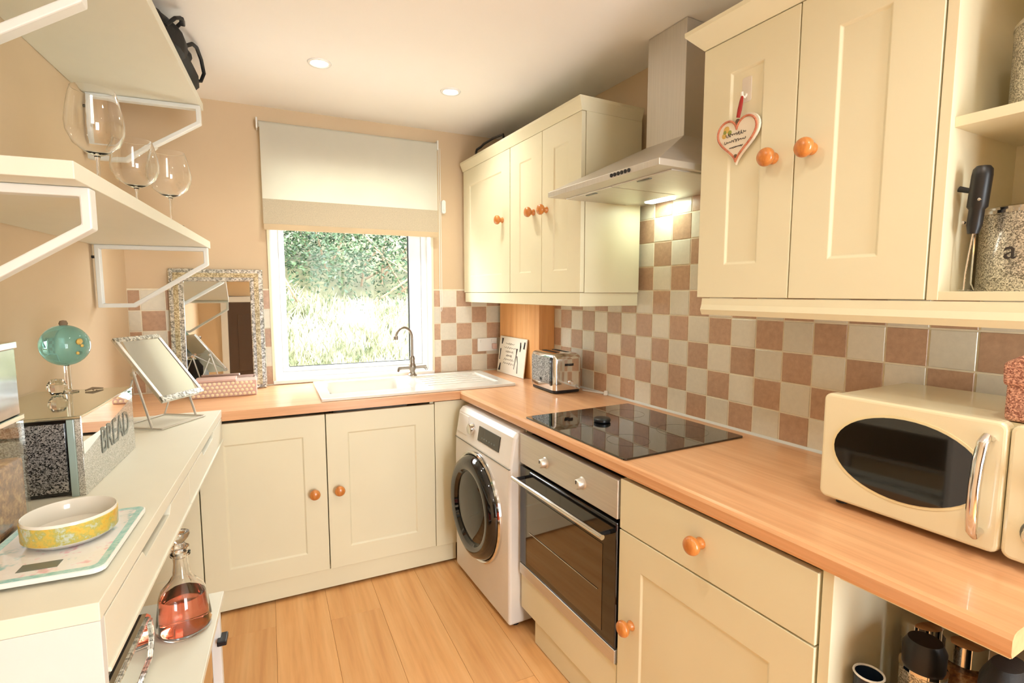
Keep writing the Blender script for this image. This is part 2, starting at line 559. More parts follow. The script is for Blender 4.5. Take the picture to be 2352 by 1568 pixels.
def shaker(x0, x1, z0, z1, yf, th=0.02, rail=0.095, rec=0.005, flat=False):
    """door slab, front face at y = yf facing -Y, with a recessed centre panel"""
    mb = MB()
    mp = lambda a, b, h: (a, yf + th - h, b)
    if flat:
        return mb.box(x0, x1, yf, yf + th, z0, z1)
    c = 0.006
    xs = [x0, x0 + rail, x1 - rail, x1]; zs = [z0, z0 + rail, z1 - rail, z1]
    yb = yf + th
    # front frame with chamfered step down to the panel
    A = [(xs[0], zs[0]), (xs[3], zs[0]), (xs[3], zs[3]), (xs[0], zs[3])]
    B = [(xs[1], zs[1]), (xs[2], zs[1]), (xs[2], zs[2]), (xs[1], zs[2])]
    Cc = [(xs[1] + c, zs[1] + c), (xs[2] - c, zs[1] + c), (xs[2] - c, zs[2] - c), (xs[1] + c, zs[2] - c)]
    vs = [(a, yf, b) for a, b in A] + [(a, yf, b) for a, b in B] + [(a, yf + rec, b) for a, b in Cc] + [(a, yb, b) for a, b in A]
    fs = []
    for i in range(4):
        j = (i + 1) % 4
        fs += [(i, j, j + 4, i + 4), (i + 4, j + 4, j + 8, i + 8), (i, i + 12, j + 12, j)]
    fs += [(8, 9, 10, 11), (15, 14, 13, 12)]
    return mb.add(vs, fs)

def rrect(x0, x1, z0, z1, r, seg=5):
    pts = []
    for cx, cz, a0 in ((x1 - r, z1 - r, 0), (x0 + r, z1 - r, 90), (x0 + r, z0 + r, 180), (x1 - r, z0 + r, 270)):
        for k in range(seg + 1):
            a = R(a0 + 90 * k / seg)
            pts.append((cx + r * math.cos(a), cz + r * math.sin(a)))
    return pts

# ================================================================== THE SETTING
ZC = 2.37
# floor: slab with real planks, laid square to the back wall
fl = struct('floor', MB().box(-2.9, 0.3, -5.3, 0.35, -0.06, -0.012), DARKGAP)
PW = 0.215
k = 0
for i in range(-1, 14):
    x1 = -(1.47 + PW * 6) + PW * i
    off = random.uniform(-1.2, 0.0)
    y = 0.3 + off * 0.5
    segs = []
    ys = [0.3]
    yy = 0.3 - random.uniform(0.5, 1.5)
    while yy > -5.0:
        ys.append(yy); yy -= random.choice((1.1, 1.3, 1.5))
    ys.append(-5.1)
    for a, b in zip(ys[:-1], ys[1:]):
        L = a - b
        me = MB().box(0, PW - 0.0007, -L + 0.0004, -0.0004, -0.012, 0.0).mesh('plank')
        o = link('plank', me, FLOORW, fl, 0.0008, 1)
        o.rotation_euler = (0, 0, TH)
        o.location = BF.p(x1, a, 0)
ce = struct('ceiling', MB().box(-2.95, 0.3, -5.3, 0.4, ZC, ZC + 0.1), CEIL)

# right wall with tiled splashback
wr = struct('wall_right', MB().box(0.006, 0.16, -5.2, 0.3, 0, ZC), PEACH)
spart('grout', MB().box(0.0018, 0.0065, -2.98, 0.02, 0.905, 1.42).box(0.0018, 0.0065, -1.83, -1.18, 1.42, 1.83), GROUT, wr)
TP = 0.102; G = 0.0046
tile_cache = {}
def tile_obj(parent, brown, cx, cy, cz, w, h, axis):
    key = (axis, round(w, 4), round(h, 4), brown)
    if key not in tile_cache:
        c = 0.0012; d = 0.006
        mb = MB()
        def P(a, dep, b):
            return (dep, a, b) if axis == 'x' else (a, dep, b)
        A = [(-w / 2, -h / 2), (w / 2, -h / 2), (w / 2, h / 2), (-w / 2, h / 2)]
        B = [(-w / 2 + c, -h / 2 + c), (w / 2 - c, -h / 2 + c), (w / 2 - c, h / 2 - c), (-w / 2 + c, h / 2 - c)]
        vs = [P(a, d, b) for a, b in A] + [P(a, c, b) for a, b in A] + [P(a, 0, b) for a, b in B]
        fs = [(0, 1, 2, 3), (8, 9, 10, 11)]
        for i in range(4):
            j = (i + 1) % 4
            fs += [(i, j, j + 4, i + 4), (i + 4, j + 4, j + 8, i + 8)]
        me = mb.add(vs, fs).mesh('tile')
        me.materials.append(TILE_B if brown else TILE_C)
        tile_cache[key] = me
    o = link('tile', tile_cache[key], None, parent)
    o.location = (cx, cy, cz)
    return o
def clip(a, b, lo, hi):
    return max(a, lo), min(b, hi)
Y0 = -0.5788
for r in range(-5, 4):
    ztop = 1.318 - TP * r; zbot = ztop - TP
    for kk in range(-1, 24):
        ya = Y0 - TP * kk; yb = ya - TP           # ya > yb
        lo, hi = -2.96, -0.513
        zl, zh = 0.911, 1.40
        if r <= -2:
            lo, hi = -1.825, -1.192; zh = 1.80
        if r == -1 and -1.825 < (ya + yb) / 2 < -1.19: zh = 1.80
        y1, y2 = clip(yb + G / 2, ya - G / 2, lo, hi)
        z1, z2 = clip(zbot + G / 2, ztop - G / 2, zl, zh)
        if y2 - y1 < 0.008 or z2 - z1 < 0.008: continue
        tile_obj(wr, (kk + r) % 2 == 0, 0, (y1 + y2) / 2, (z1 + z2) / 2, y2 - y1, z2 - z1, 'x')

# back wall with the window opening
WX0, WX1, WZ0, WZ1 = -1.425, -0.54, 0.93, 2.05
mb = MB()
mb.box(-2.6, WX0, 0.006, 0.26, 0, ZC).box(WX1, 0.3, 0.006, 0.26, 0, ZC).box(WX0, WX1, 0.006, 0.26, 0, WZ0).box(WX0, WX1, 0.006, 0.26, WZ1, ZC)
wb = struct('wall_back', mb, PEACH, BF)
spart('grout', MB().box(WX1 + 0.0, 0.0, 0.0018, 0.0065, 0.905, 1.431).box(-2.07, WX0, 0.0018, 0.0065, 0.905, 1.431), GROUT, wb)
ZO = 0.0045
for r in range(-1, 4):
    ztop = 1.318 + ZO - TP * r; zbot = ztop - TP
    for (s0, j0, j1, lo, hi) in ((0.4859, -1, 5, 0.005, 0.54), (2.008, -1, 6, 1.43, 2.058)):
        for j in range(j0, j1):
            sa = s0 - TP * j; sb = sa - TP
            x1, x2 = clip(-sa + G / 2, -sb - G / 2, -hi, -lo)
            z1, z2 = clip(zbot + G / 2, ztop - G / 2, 0.911, 1.429)
            if x2 - x1 < 0.008 or z2 - z1 < 0.008: continue
            tile_obj(wb, (j + r) % 2 == 0, (x1 + x2) / 2, 0, (z1 + z2) / 2, x2 - x1, z2 - z1, 'y')

wl = struct('wall_left', MB().box(-0.14, 0.0, -5.4, 0.16, 0, ZC), PEACH, LF)
wf = struct('wall_front', MB().box(-2.9, -1.14, -5.2, -5.08, 0, ZC).box(-0.1, 0.2, -5.2, -5.08, 0, ZC).box(-1.14, -0.1, -5.2, -5.08, 0, 0.12).box(-1.14, -0.1, -5.2, -5.08, 2.1, ZC), PEACH)
w2 = struct('added_fill_window', MB().field([-1.14, -1.09, -0.15, -0.1], [0.12, 0.17, 2.05, 2.1], [[0.06] * 3, [0.06, None, 0.06], [0.06] * 3], 0.0, lambda a, b, h: (a, -5.18 + h, b)), UPVC)  # unseen glazing behind the camera, added to let in fill daylight
spart('pane', MB().box(-1.09, -0.15, -5.152, -5.148, 0.17, 2.05), PANE, w2)
spart('mullion', MB().box(-0.64, -0.6, -5.17, -5.13, 0.17, 2.05), UPVC, w2, 0.003)
spart('window_sill', MB().box(-1.18, -0.06, -5.12, -5.05, 0.09, 0.12), UPVC, w2, 0.004)
# added unseen door behind the camera, dark so the mirrors reflect something dark
d1 = struct('added_dark_door', MB().box(-2.2, -1.35, -5.08, -5.05, 0.0, 2.02), DOORW)
spart('door_frame', MB().box(-2.28, -2.2, -5.08, -5.03, 0, 2.1).box(-1.35, -1.27, -5.08, -5.03, 0, 2.1).box(-2.28, -1.27, -5.08, -5.03, 2.02, 2.1), WHITE, d1, 0.004)
for (a, b) in ((0.2, 0.9), (1.05, 1.85)):
    spart('panel', MB().box(-2.08, -1.47, -5.052, -5.04, a, b), DOORW, d1, 0.006)
spart('door_handle', MB().tube([(-1.42, -5.05, 1.0), (-1.42, -4.99, 1.0), (-1.52, -4.99, 1.0)], 0.009), CHROME, d1)

# window
w1 = struct('window_1', MB().field([WX0, WX0 + 0.042, WX1 - 0.042, WX1], [WZ0, WZ0 + 0.035, WZ1 - 0.04, WZ1], [[0.07] * 3, [0.07, None, 0.07], [0.07] * 3], 0.0, lambda a, b, h: (a, 0.15 - h, b)), UPVC, BF, None, 0.004)
spart('sash', MB().field([WX0 + 0.042, -1.352, -0.655, WX1 - 0.042], [WZ0 + 0.035, 0.99, 1.97, WZ1 - 0.04], [[0.05] * 3, [0.05, None, 0.05], [0.05] * 3], 0.0, lambda a, b, h: (a, 0.135 - h, b)), UPVC, w1, 0.006)
spart('gasket', MB().box(-0.6605, -0.655, 0.094, 0.112, 0.99, 1.97).box(-1.352, -0.655, 0.1, 0.112, 0.99, 0.9935), BLACKP, w1)
spart('pane', MB().box(-1.352, -0.655, 0.108, 0.112, 0.99, 1.97), PANE, w1)
spart('reveal', MB().box(WX1 - 0.008, WX1, -0.004, 0.09, WZ0, WZ1).box(WX0, WX0 + 0.008, -0.004, 0.09, WZ0, WZ1).box(WX0, WX1, -0.004, 0.09, WZ1 - 0.008, WZ1), UPVC, w1, 0.002)
spart('edge_trim', MB().box(WX0 - 0.012, WX0, -0.004, 0.004, WZ0, WZ1).box(WX1, WX1 + 0.012, -0.004, 0.004, WZ0, WZ1), CREAM, w1, 0.001)
spart('window_sill', MB().box(WX0 - 0.01, WX1 + 0.01, -0.006, 0.1, WZ0 - 0.018, WZ0 + 0.004), UPVC, w1, 0.004)
spart('stay_bar', MB().tube([(-1.2, 0.068, 0.957), (-0.93, 0.068, 0.957)], 0.004).box(-0.94, -0.92, 0.06, 0.076, 0.95, 0.966), WHITE_G, w1)

# plinths
struct('trim_1', MB().box(-2.04, -0.60, -0.572, -0.556, 0.012, 0.103), CREAM, BF, 'cream plinth board under the sink cupboards')
struct('trim_2', MB().box(1.30, 2.414, -0.590, -0.574, 0.004, 0.1), CREAM, RF, 'cream plinth board under the oven and drawer unit')

# garden outside: paving, a bank and growth nobody could count
gb = MB()
nx, ny = 24, 16
vs = []; fs = []
def bank_z(x, y):
    t = max(0.0, y - 1.7)
    return 0.35 + 0.52 * t + 0.10 * math.sin(x * 1.7 + y) + 0.07 * math.sin(x * 3.1 - y * 2.0)
for j in range(ny + 1):
    for i in range(nx + 1):
        x = -7 + 14.0 * i / nx - 0.5; y = 1.5 + 9.0 * j / ny
        vs.append((x, y, bank_z(x, y) if j else 0.3))
for j in range(ny):
    for i in range(nx):
        a = j * (nx + 1) + i
        fs.append((a, a + 1, a + nx + 2, a + nx + 1))
gb.add(vs, fs, True)
g1 = link('garden_bank', gb.mesh('garden_bank'), EARTH)
g1['kind'] = 'structure'
g2 = link('garden_path', MB().box(-7.5, 6.5, 0.35, 1.62, 0.2, 0.36).mesh('garden_path'), PAVE, None, 0.01)
g2['kind'] = 'structure'

def leaf_cloud(n, fx, size, name, mat, label, cat, kinds):
    vs = []; fs = []
    for q in range(n):
        c, up = fx()
        L = size * random.uniform(0.6, 1.4); W = L * random.uniform(0.35, 0.55)
        d = Vector((random.gauss(0, 1), random.gauss(0, 1), random.gauss(0, 0.7) + up)).normalized()
        s = d.cross(Vector((random.gauss(0, 1), random.gauss(0, 1), random.gauss(0, 1)))).normalized()
        bend = d.cross(s) * L * 0.12
        b = len(vs)
        vs += [c, c + d * L * 0.5 + s * W * 0.5 + bend, c + d * L, c + d * L * 0.5 - s * W * 0.5 + bend]
        fs.append((b, b + 1, b + 2, b + 3))
    me = bpy.data.meshes.new(name)
    me.from_pydata([tuple(v) for v in vs], [], fs)
    o = link(name, me, mat)
    o['label'] = label; o['category'] = cat; o['kind'] = 'stuff'
    return o
blobs = []
for i in range(240):
    x = random.uniform(-4.2, 3.6); y = random.uniform(3.0, 5.2)
    blobs.append((Vector((x, y, bank_z(x, y) + random.uniform(0.3, 2.1))), random.uniform(0.28, 0.7)))
def bush_pt():
    c, r = random.choice(blobs)
    d = Vector((random.gauss(0, 1), random.gauss(0, 1) - 0.5, random.gauss(0, 1))).normalized()
    return c + d * r * random.uniform(0.75, 1.05), 0.0
leaf_cloud(100000, bush_pt, 0.052, 'hedge_foliage', LEAFM, 'green leafy hedge on the bank outside the window', 'hedge', 0)
def grass_pt():
    x = random.uniform(-4.5, 3.5); y = random.uniform(1.55, 3.2)
    return Vector((x, y, bank_z(x, y) - 0.02)), 1.6
def grass(n, name, mat, label, hmin, hmax):
    vs = []; fs = []
    for q in range(n):
        c, up = grass_pt()
        h = random.uniform(hmin, hmax) * (1.35 if c.y > 2.4 else 0.8)
        d = Vector((random.gauss(0, 0.3), random.gauss(0, 0.3) - 0.12, 1)).normalized()
        s = Vector((1, random.gauss(0, 0.5), 0)).normalized() * random.uniform(0.004, 0.009)
        droop = Vector((random.gauss(0, 0.3), -0.25, -0.25)) * h * 0.6
        b = len(vs)
        vs += [c - s, c + s, c + d * h * 0.6 + s * 0.8, c + d * h * 0.6 - s * 0.8, c + d * h + droop * 0.6]
        fs += [(b, b + 1, b + 2, b + 3), (b + 3, b + 2, b + 4)]
    me = bpy.data.meshes.new(name)
    me.from_pydata([tuple(v) for v in vs], [], fs)
    o = link(name, me, mat)
    o['label'] = label; o['category'] = 'grass'; o['kind'] = 'stuff'
grass(24000, 'bank_grass', PALEG, 'pale dry long grass on the bank below the hedge', 0.14, 0.3)
tw = MB()
for i in range(46):
    x = random.uniform(-4, 3); y = random.uniform(2.9, 4.2); z = bank_z(x, y)
    a = Vector((x, y, z + 0.2)); d = Vector((random.gauss(0, 0.5), random.gauss(-0.2, 0.25), random.uniform(0.4, 1.0)))
    tw.tube([a, a + d * 0.5, a + d + Vector((random.gauss(0, 0.15), 0, -0.05))], [0.016, 0.012, 0.005], 5)
ob = link('bare_twigs', tw.mesh('bare_twigs'), TWIG)
ob['label'] = 'bare grey-brown twigs poking out of the hedge'; ob['category'] = 'twigs'; ob['kind'] = 'stuff'

# ================================================================== CEILING LIGHTS
def downlight(x, y, label, seen=True):
    t = Thing('ceiling_downlight', label, 'downlight', WF, (x, y, ZC), 'recessed ceiling downlights')
    t.part('trim_ring', MB().lathe([(0.0345, 0.001), (0.0345, -0.003), (0.039, -0.006), (0.047, -0.005), (0.049, -0.001), (0.049, 0.001)], (x, y, ZC), seg=32), WHITE_G)
    t.part('lens', MB().lathe([(0.0, -0.0025), (0.034, -0.0025), (0.0345, 0.001)], (x, y, ZC), seg=28), BULB)
    ld = bpy.data.lights.new('downlight_lamp', 'SPOT')
    ld.energy = LAMP_W * 4.2; ld.color = LAMP_COL; ld.spot_size = R(150); ld.spot_blend = 0.9; ld.shadow_soft_size = 0.035
    lo = bpy.data.objects.new('lamp', ld)
    col.objects.link(lo); lo.parent = t.o
    lo.location = (0, 0, -0.012)
downlight(-1.241, -0.606, 'lit recessed downlight nearer the open shelves, left of the two over the sink')
downlight(-0.643, -0.577, 'lit recessed downlight nearer the wall cupboards, right of the two over the sink')
for (x, y, lb) in ((-1.241, -2.0, 'added unseen fill downlight over the floor beside the console table'), (-0.86, -2.85, 'added unseen fill downlight over the microwave end of the room'), (-1.241, -4.2, 'added unseen fill downlight nearest the dark door')):  # out-of-view downlights added for general room light
    downlight(x, y, lb)

# ================================================================== BACK RUN
def carcass(t, x0, x1, y0, y1, z0, z1, mat=CREAM_IN, th=0.018, top=False, name='body'):
    mb = MB().box(x0, x0 + th, y0, y1, z0, z1).box(x1 - th, x1, y0, y1, z0, z1).box(x0 + th, x1 - th, y0, y1, z0, z0 + th).box(x0 + th, x1 - th, y1 - 0.008, y1, z0 + th, z1)
    if top: mb.box(x0 + th, x1 - th, y0, y1 - 0.008, z1 - th, z1)
    return t.part(name, mb, mat)

t = Thing('base_cabinet', 'cream two-door cupboard with round wooden knobs under the sink', 'cabinet', BF, (-1.22, -0.3, 0.0))
carcass(t, -1.742, -0.71, -0.562, -0.03, 0.104, 0.866)
d = t.part('door', shaker(-1.738, -1.2305, 0.108, 0.853, -0.585), CREAM, 0.0015)
t.inst('knob', KNOB, None, (-1.287, -0.585, 0.491), d)
d = t.part('door', shaker(-1.2265, -0.711, 0.108, 0.853, -0.585), CREAM, 0.0015)
t.inst('knob', KNOB, None, (-1.178, -0.585, 0.491), d)
t.part('corner_post', MB().box(-0.7075, -0.50, -0.583, -0.555, 0.104, 0.862), CREAM, 0.0015)

t = Thing('base_cabinet', 'cream cupboard door beside the decanter, mostly hidden by the white console', 'cabinet', BF, (-1.9, -0.3, 0.0))
carcass(t, -2.05, -1.746, -0.562, -0.03, 0.104, 0.866)
t.part('door', shaker(-2.05, -1.7425, 0.108, 0.853, -0.585), CREAM, 0.0015)

mpz = lambda a, b, h: (a, b, h)
mb = MB().field([-2.06, -1.2, -0.78, -0.608], [-0.605, -0.48, -0.11, 0.0], [[0.91] * 3, [0.91, None, 0.91], [0.91] * 3], 0.87, mpz)
mb.prism([(-0.608, 0.0), (-0.608, -0.605), (-0.5785, -0.605)], 0.87, 0.9099, 'z')
solo('worktop', mb, WORKTOP, 'beech-effect worktop running under the window, holding the sink', 'worktop', BF, (-1.3, -0.3, 0.87))
mb = MB()
pts = [(0.0, 0.87), (0.0, 0.91), (-0.594, 0.91), (-0.603, 0.907), (-0.608, 0.899), (-0.608, 0.878), (-0.604, 0.87)]
mb.prism(pts, 0.0, 2.70, 'x')
solo('worktop', mb, WORKTOP, 'long beech-effect worktop along the tiled wall, holding the hob and microwave', 'worktop', RF, (1.3, -0.3, 0.87))
solo('sealant_strip', MB().prism([(0.0, 0.9), (0.0, 0.918), (-0.004, 0.917), (-0.009, 0.911), (-0.009, 0.91)], 0.52, 2.70, 'x'), WHITE, 'white sealant bead between the long worktop and the tiles', 'sealant', RF, (1.6, -0.004, 0.91))

# sink
t = Thing('kitchen_sink', 'white ceramic inset sink with bowl and drainer below the window', 'sink', BF, (-0.75, -0.33, 0.91))
xs = [-1.24, -1.19, -0.79, -0.715, -0.315, -0.255]
ys = [-0.582, -0.485, -0.46, -0.125, -0.07]
T0 = 0.925
H = [[T0] * 4, [T0, T0, None, T0], [T0] * 4, [T0, 0.918, 0.918, T0], [T0] * 4]
t.part('surround', MB().field(xs, ys, H, 0.9102, mpz), CERAMIC, 0.006, bseg=3)
bo = MB()
def ring(x0, x1, y0, y1, z, r):
    return [(a, b, z) for a, b in rrect(x0, x1, y0, y1, r, 5)]
rings = [ring(-1.192, -0.788, -0.462, -0.123, 0.924, 0.03), ring(-1.183, -0.797, -0.453, -0.132, 0.905, 0.035), ring(-1.172, -0.808, -0.44, -0.145, 0.76, 0.05), ring(-1.14, -0.84, -0.41, -0.175, 0.742, 0.05)]
n = len(rings[0]); vs = [q for r in rings for q in r]; fs = []
for i in range(len(rings) - 1):
    for k in range(n):
        k2 = (k + 1) % n
        fs.append((i * n + k, i * n + k2, (i + 1) * n + k2, (i + 1) * n + k))
fs.append(tuple((len(rings) - 1) * n + k for k in range(n)))
t.part('bowl', bo.add(vs, fs, True), CERAMIC)
t.part('waste', MB().lathe([(0, 0.003), (0.03, 0.003), (0.036, 0.0)], (-0.99, -0.29, 0.7425), seg=20), CHROME)
for k in range(5):
    t.part('drainer_rib', MB().box(-0.69, -0.34, -0.42 + 0.065 * k, -0.41 + 0.065 * k, 0.917, 0.921), CERAMIC, 0.002)

# mixer tap
TAPM = plain('brushed_nickel', (142, 132, 120), 0.28, 0.85, var=0.04)
t = Thing('mixer_tap', 'tall swan-neck mixer tap with two side levers behind the sink', 'tap', BF, (-0.693, -0.095, 0.925))
bx, by = -0.693, -0.095
t.part('base', MB().lathe([(0.0, 0.0), (0.026, 0.0), (0.026, 0.006), (0.017, 0.014), (0.015, 0.03), (0.02, 0.04), (0.02, 0.06), (0.016, 0.07), (0.014, 0.09), (0.016, 0.1), (0.012, 0.115), (0.0, 0.118)], (bx, by, 0.925), seg=20), TAPM)
sp = [(bx, by, 1.03), (bx, by, 1.10)]
for k in range(0, 12):
    a = R(15 * k)
    sp.append((bx - 0.05 + 0.05 * math.cos(a), by - 0.03 * (1 - math.cos(a)) / 2, 1.15 + 0.06 * math.sin(a)))
t.part('spout', MB().tube(sp, 0.0075, 10), TAPM)
t.part('aerator', MB().lathe([(0.0, 0.0), (0.012, 0.0), (0.013, 0.02), (0.008, 0.026), (0.0, 0.026)], (bx - 0.1, by - 0.03, 1.142), seg=14), TAPM)
for s in (-1, 1):
    t.part('lever', MB().tube([(bx + s * 0.015, by, 0.973), (bx + s * 0.06, by, 0.974), (bx + s * 0.082, by, 0.972)], [0.008, 0.008, 0.011], 10).tube([(bx + s * 0.078, by, 0.972), (bx + s * 0.085, by - 0.004, 0.952)], [0.008, 0.006], 8), TAPM)

# roller blind
t = Thing('roller_blind', 'cream roller blind half drawn over the window', 'blind', BF, (-0.98, -0.03, 1.74))
t.part('roller', MB().lathe([(0, 0), (0.016, 0), (0.016, 0.948), (0, 0.948)], (-1.454, -0.03, 2.272), 'x', 18), BLIND)
t.part('fabric', MB().box(-1.449, -0.511, -0.0475, -0.0465, 1.745, 2.275), BLIND)
t.part('lace_band', MB().box(-1.449, -0.511, -0.0505, -0.0485, 1.768, 1.895), LACE, label='woven beige band along the bottom of the blind')
t.part('bottom_bar', MB().box(-1.449, -0.511, -0.054, -0.044, 1.737, 1.768), TAN, 0.003)
for x in (-1.461, -0.505):
    t.part('end_bracket', MB().box(x - 0.004, x + 0.004, -0.05, -0.002, 2.245, 2.30), WHITE_G, 0.003)
t.part('pull_cord', MB().tube([(-0.497, -0.03, 2.26), (-0.497, -0.03, 1.4), (-0.495, -0.03, 1.30), (-0.49, -0.03, 1.296), (-0.486, -0.03, 1.31), (-0.487, -0.03, 2.26)], 0.0016, 6), WHITE_G)
solo('cord_cleat', MB().prism(rrect(-0.475, -0.45, 1.885, 1.965, 0.012), -0.018, 0.004, 'y').box(-0.468, -0.457, -0.024, -0.018, 1.905, 1.945), WHITE_G, 'small white cord cleat on the wall right of the blind', 'cleat', BF, (-0.462, 0.0, 1.925), bev=0.002)

# socket on the tiles
t = Thing('wall_socket', 'white double socket on the back wall tiles beside the wooden boxing', 'socket', BF, (-0.178, 0.0, 1.078))
t.part('plate', MB().box(-0.245, -0.112, -0.010, 0.001, 1.036, 1.12), WHITE_G, 0.003)
for x in (-0.222, -0.146):
    t.part('switch', MB().box(x - 0.006, x + 0.006, -0.014, -0.009, 1.094, 1.11), WHITE_G, 0.001)
t.part('plug', MB().box(-0.15, -0.122, -0.04, -0.0095, 1.05, 1.085), PINKBOXM, 0.004)

# wooden boxing in the corner
t = Thing('pipe_boxing', 'orange pine boxing in the corner under the wall cupboards', 'boxing', RF, (0.26, -0.05, 0.91))
t.part('side_board', MB().box(0.03, 0.513, -0.103, -0.087, 0.9105, 1.352), BOXWOOD, 0.001)
t.part('end_board', MB().box(0.497, 0.5135, -0.087, -0.0005, 0.9105, 1.352), BOXWOOD, 0.001)

# silver mirror leaning at the back
lean = 0.03
t = Thing('leaning_mirror', 'silver mosaic-framed mirror leaning against the tiles left of the window', 'mirror', BF, (-1.675, -0.05, 0.91))
def leanp(a, b, h):
    # b along the mirror height, h out of its face
    k = (b - 0.911) / 0.62
    return (a, -0.055 + 0.045 * k - h, b)
X0, X1, Z0, Z1, FWD = -1.885, -1.466, 0.911, 1.53, 0.062
t.part('frame', MB().field([X0, X0 + FWD, X1 - FWD, X1], [Z0, Z0 + FWD, Z1 - FWD, Z1], [[0.018] * 3, [0.018, None, 0.018], [0.018] * 3], 0.0, leanp), MOSAIC, 0.005)
t.part('inlay', MB().field([X0 + 0.02, X0 + 0.042, X1 - 0.042, X1 - 0.02], [Z0 + 0.02, Z0 + 0.042, Z1 - 0.042, Z1 - 0.02], [[0.021] * 3, [0.021, None, 0.021], [0.021] * 3], 0.017, leanp), GOLDMOS, 0.001)
pn = MB()
pn.add([leanp(X0 + FWD - 0.003, Z0 + FWD - 0.003, 0.006), leanp(X1 - FWD + 0.003, Z0 + FWD - 0.003, 0.006), leanp(X1 - FWD + 0.003, Z1 - FWD + 0.003, 0.006), leanp(X0 + FWD - 0.003, Z1 - FWD + 0.003, 0.006),
        leanp(X0 + FWD - 0.003, Z0 + FWD - 0.003, 0.002), leanp(X1 - FWD + 0.003, Z0 + FWD - 0.003, 0.002), leanp(X1 - FWD + 0.003, Z1 - FWD + 0.003, 0.002), leanp(X0 + FWD - 0.003, Z1 - FWD + 0.003, 0.002)],
       [(0, 1, 2, 3), (7, 6, 5, 4), (0, 4, 5, 1), (1, 5, 6, 2), (2, 6, 7, 3), (3, 7, 4, 0)])
t.part('mirror_glass', pn, MIRROR)

# spotted trinket box in front of it
t = Thing('trinket_box', 'low rose-coloured box with raised cream dots in front of the leaning mirror', 'box', BF, (-1.65, -0.2, 0.91))
t.part('body', MB().box(-1.79, -1.512, -0.255, -0.15, 0.9105, 0.985), PINKBOXM, 0.004)
t.part('lid', MB().box(-1.775, -1.6, -0.2575, -0.1475, 0.985, 0.996), PINKBOXM, 0.003)
dm = MB().lathe([(0.0, -0.003), (0.005, -0.0022), (0.0075, 0.0)], axis='y', seg=10).mesh('dot'); dm.materials.append(DOTM)
for rr in range(4):
    for k in range(14):
        x = -1.78 + 0.0195 * k + (0.0097 if rr % 2 else 0)
        if x > -1.518: continue
        t.inst('dot', dm, None, (x, -0.255, 0.922 + 0.018 * rr))

# ================================================================== RIGHT RUN
# washing machine
t = Thing('washing_machine', 'white front-loading washing machine with dark porthole door', 'washing machine', RF, (0.89, -0.35, 0.0))
prof = [(-0.06, 0.018), (-0.06, 0.85), (-0.575, 0.85), (-0.607, 0.842), (-0.625, 0.822), (-0.645, 0.70), (-0.648, 0.60), (-0.648, 0.018)]
t.part('body', MB().prism(prof, 0.60, 1.185, 'x'), WASH, 0.012, bseg=3)
def wy(z): return -0.625 - 0.02 * (0.822 - z) / 0.122
def on_fascia(a, b, h): return (a, wy(b) - h, b)
t.part('display', MB().field([0.86, 1.075], [0.735, 0.8], [[0.003]], -0.002, on_fascia), BLACKG, 0.0005)
for k in range(6):
    t.part('display_mark', MB().field([0.90 + 0.025 * k, 0.91 + 0.025 * k], [0.752, 0.757], [[0.0036]], 0.0029, on_fascia), LCD)
t.part('programme_dial', MB().lathe([(0, -0.022), (0.02, -0.022), (0.026, -0.018), (0.028, 0.0)], (0.785, -0.633, 0.768), 'y', 24), CHROME)
t.part('detergent_drawer', MB().field([0.618, 0.735], [0.725, 0.815], [[0.003]], -0.002, on_fascia), WASH, 0.003)
t.part('fascia_seam', MB().box(0.603, 1.182, -0.6475, -0.64, 0.6905, 0.694), LCD)
cx, cz = 0.868, 0.425
dr = t.part('door', MB().lathe([(0.0, -0.03), (0.165, -0.03), (0.175, -0.045), (0.2, -0.052), (0.222, -0.044), (0.236, -0.02), (0.238, 0.004)], (cx, -0.648, cz), 'y', 48), BLACKG)
t.part('chrome_ring', MB().lathe([(0.236, 0.003), (0.24, -0.012), (0.247, -0.016), (0.254, -0.010), (0.256, 0.003)], (cx, -0.648, cz), 'y', 48), CHROME, parent=dr)
t.part('porthole_glass', MB().lathe([(0.0, -0.048), (0.1, -0.046), (0.15, -0.038), (0.168, -0.03)], (cx, -0.648, cz), 'y', 36), SMOKE, parent=dr)
for x in (0.64, 1.145):
    for y in (-0.6, -0.12):
        t.part('foot', MB().lathe([(0, 0), (0.018, 0), (0.018, 0.019), (0, 0.019)], (x, y, 0.0), seg=12), BLACKP)

# built-in oven in its housing
t = Thing('built_in_oven', 'stainless steel built-in oven with black glass door beside the washing machine', 'oven', RF, (1.505, -0.3, 0.25))
t.part('body', MB().box(1.215, 1.79, -0.575, -0.05, 0.262, 0.84), DARKGAP)
cp = t.part('control_panel', MB().box(1.2, 1.806, -0.606, -0.575, 0.725, 0.848), STEEL, 0.003)
for x in (1.394, 1.627):
    kn = t.part('knob', MB().lathe([(0, -0.026), (0.014, -0.026), (0.0165, -0.023), (0.018, -0.004), (0.022, 0.0)], (x, -0.606, 0.78), 'y', 22), STEEL)
    t.part('knob_mark', MB().box(x - 0.0012, x + 0.0012, -0.6335, -0.6315, 0.782, 0.794), BLACKP, parent=kn)
dd = t.part('door', MB().box(1.2, 1.806, -0.606, -0.578, 0.305, 0.715), BLACKG, 0.004)
t.part('door_window', MB().box(1.262, 1.74, -0.6075, -0.6055, 0.33, 0.62), plain('oven_window', (58, 40, 20), 0.04, var=0.2, nscale=3, coat=1.0), parent=dd)
t.part('inner_rack', MB().tube([(1.28, -0.609, 0.46), (1.72, -0.609, 0.46)], 0.0012, 6), CHROME, parent=dd)
t.part('steel_strip', MB().box(1.2, 1.806, -0.607, -0.578, 0.256, 0.302), STEEL, 0.002)
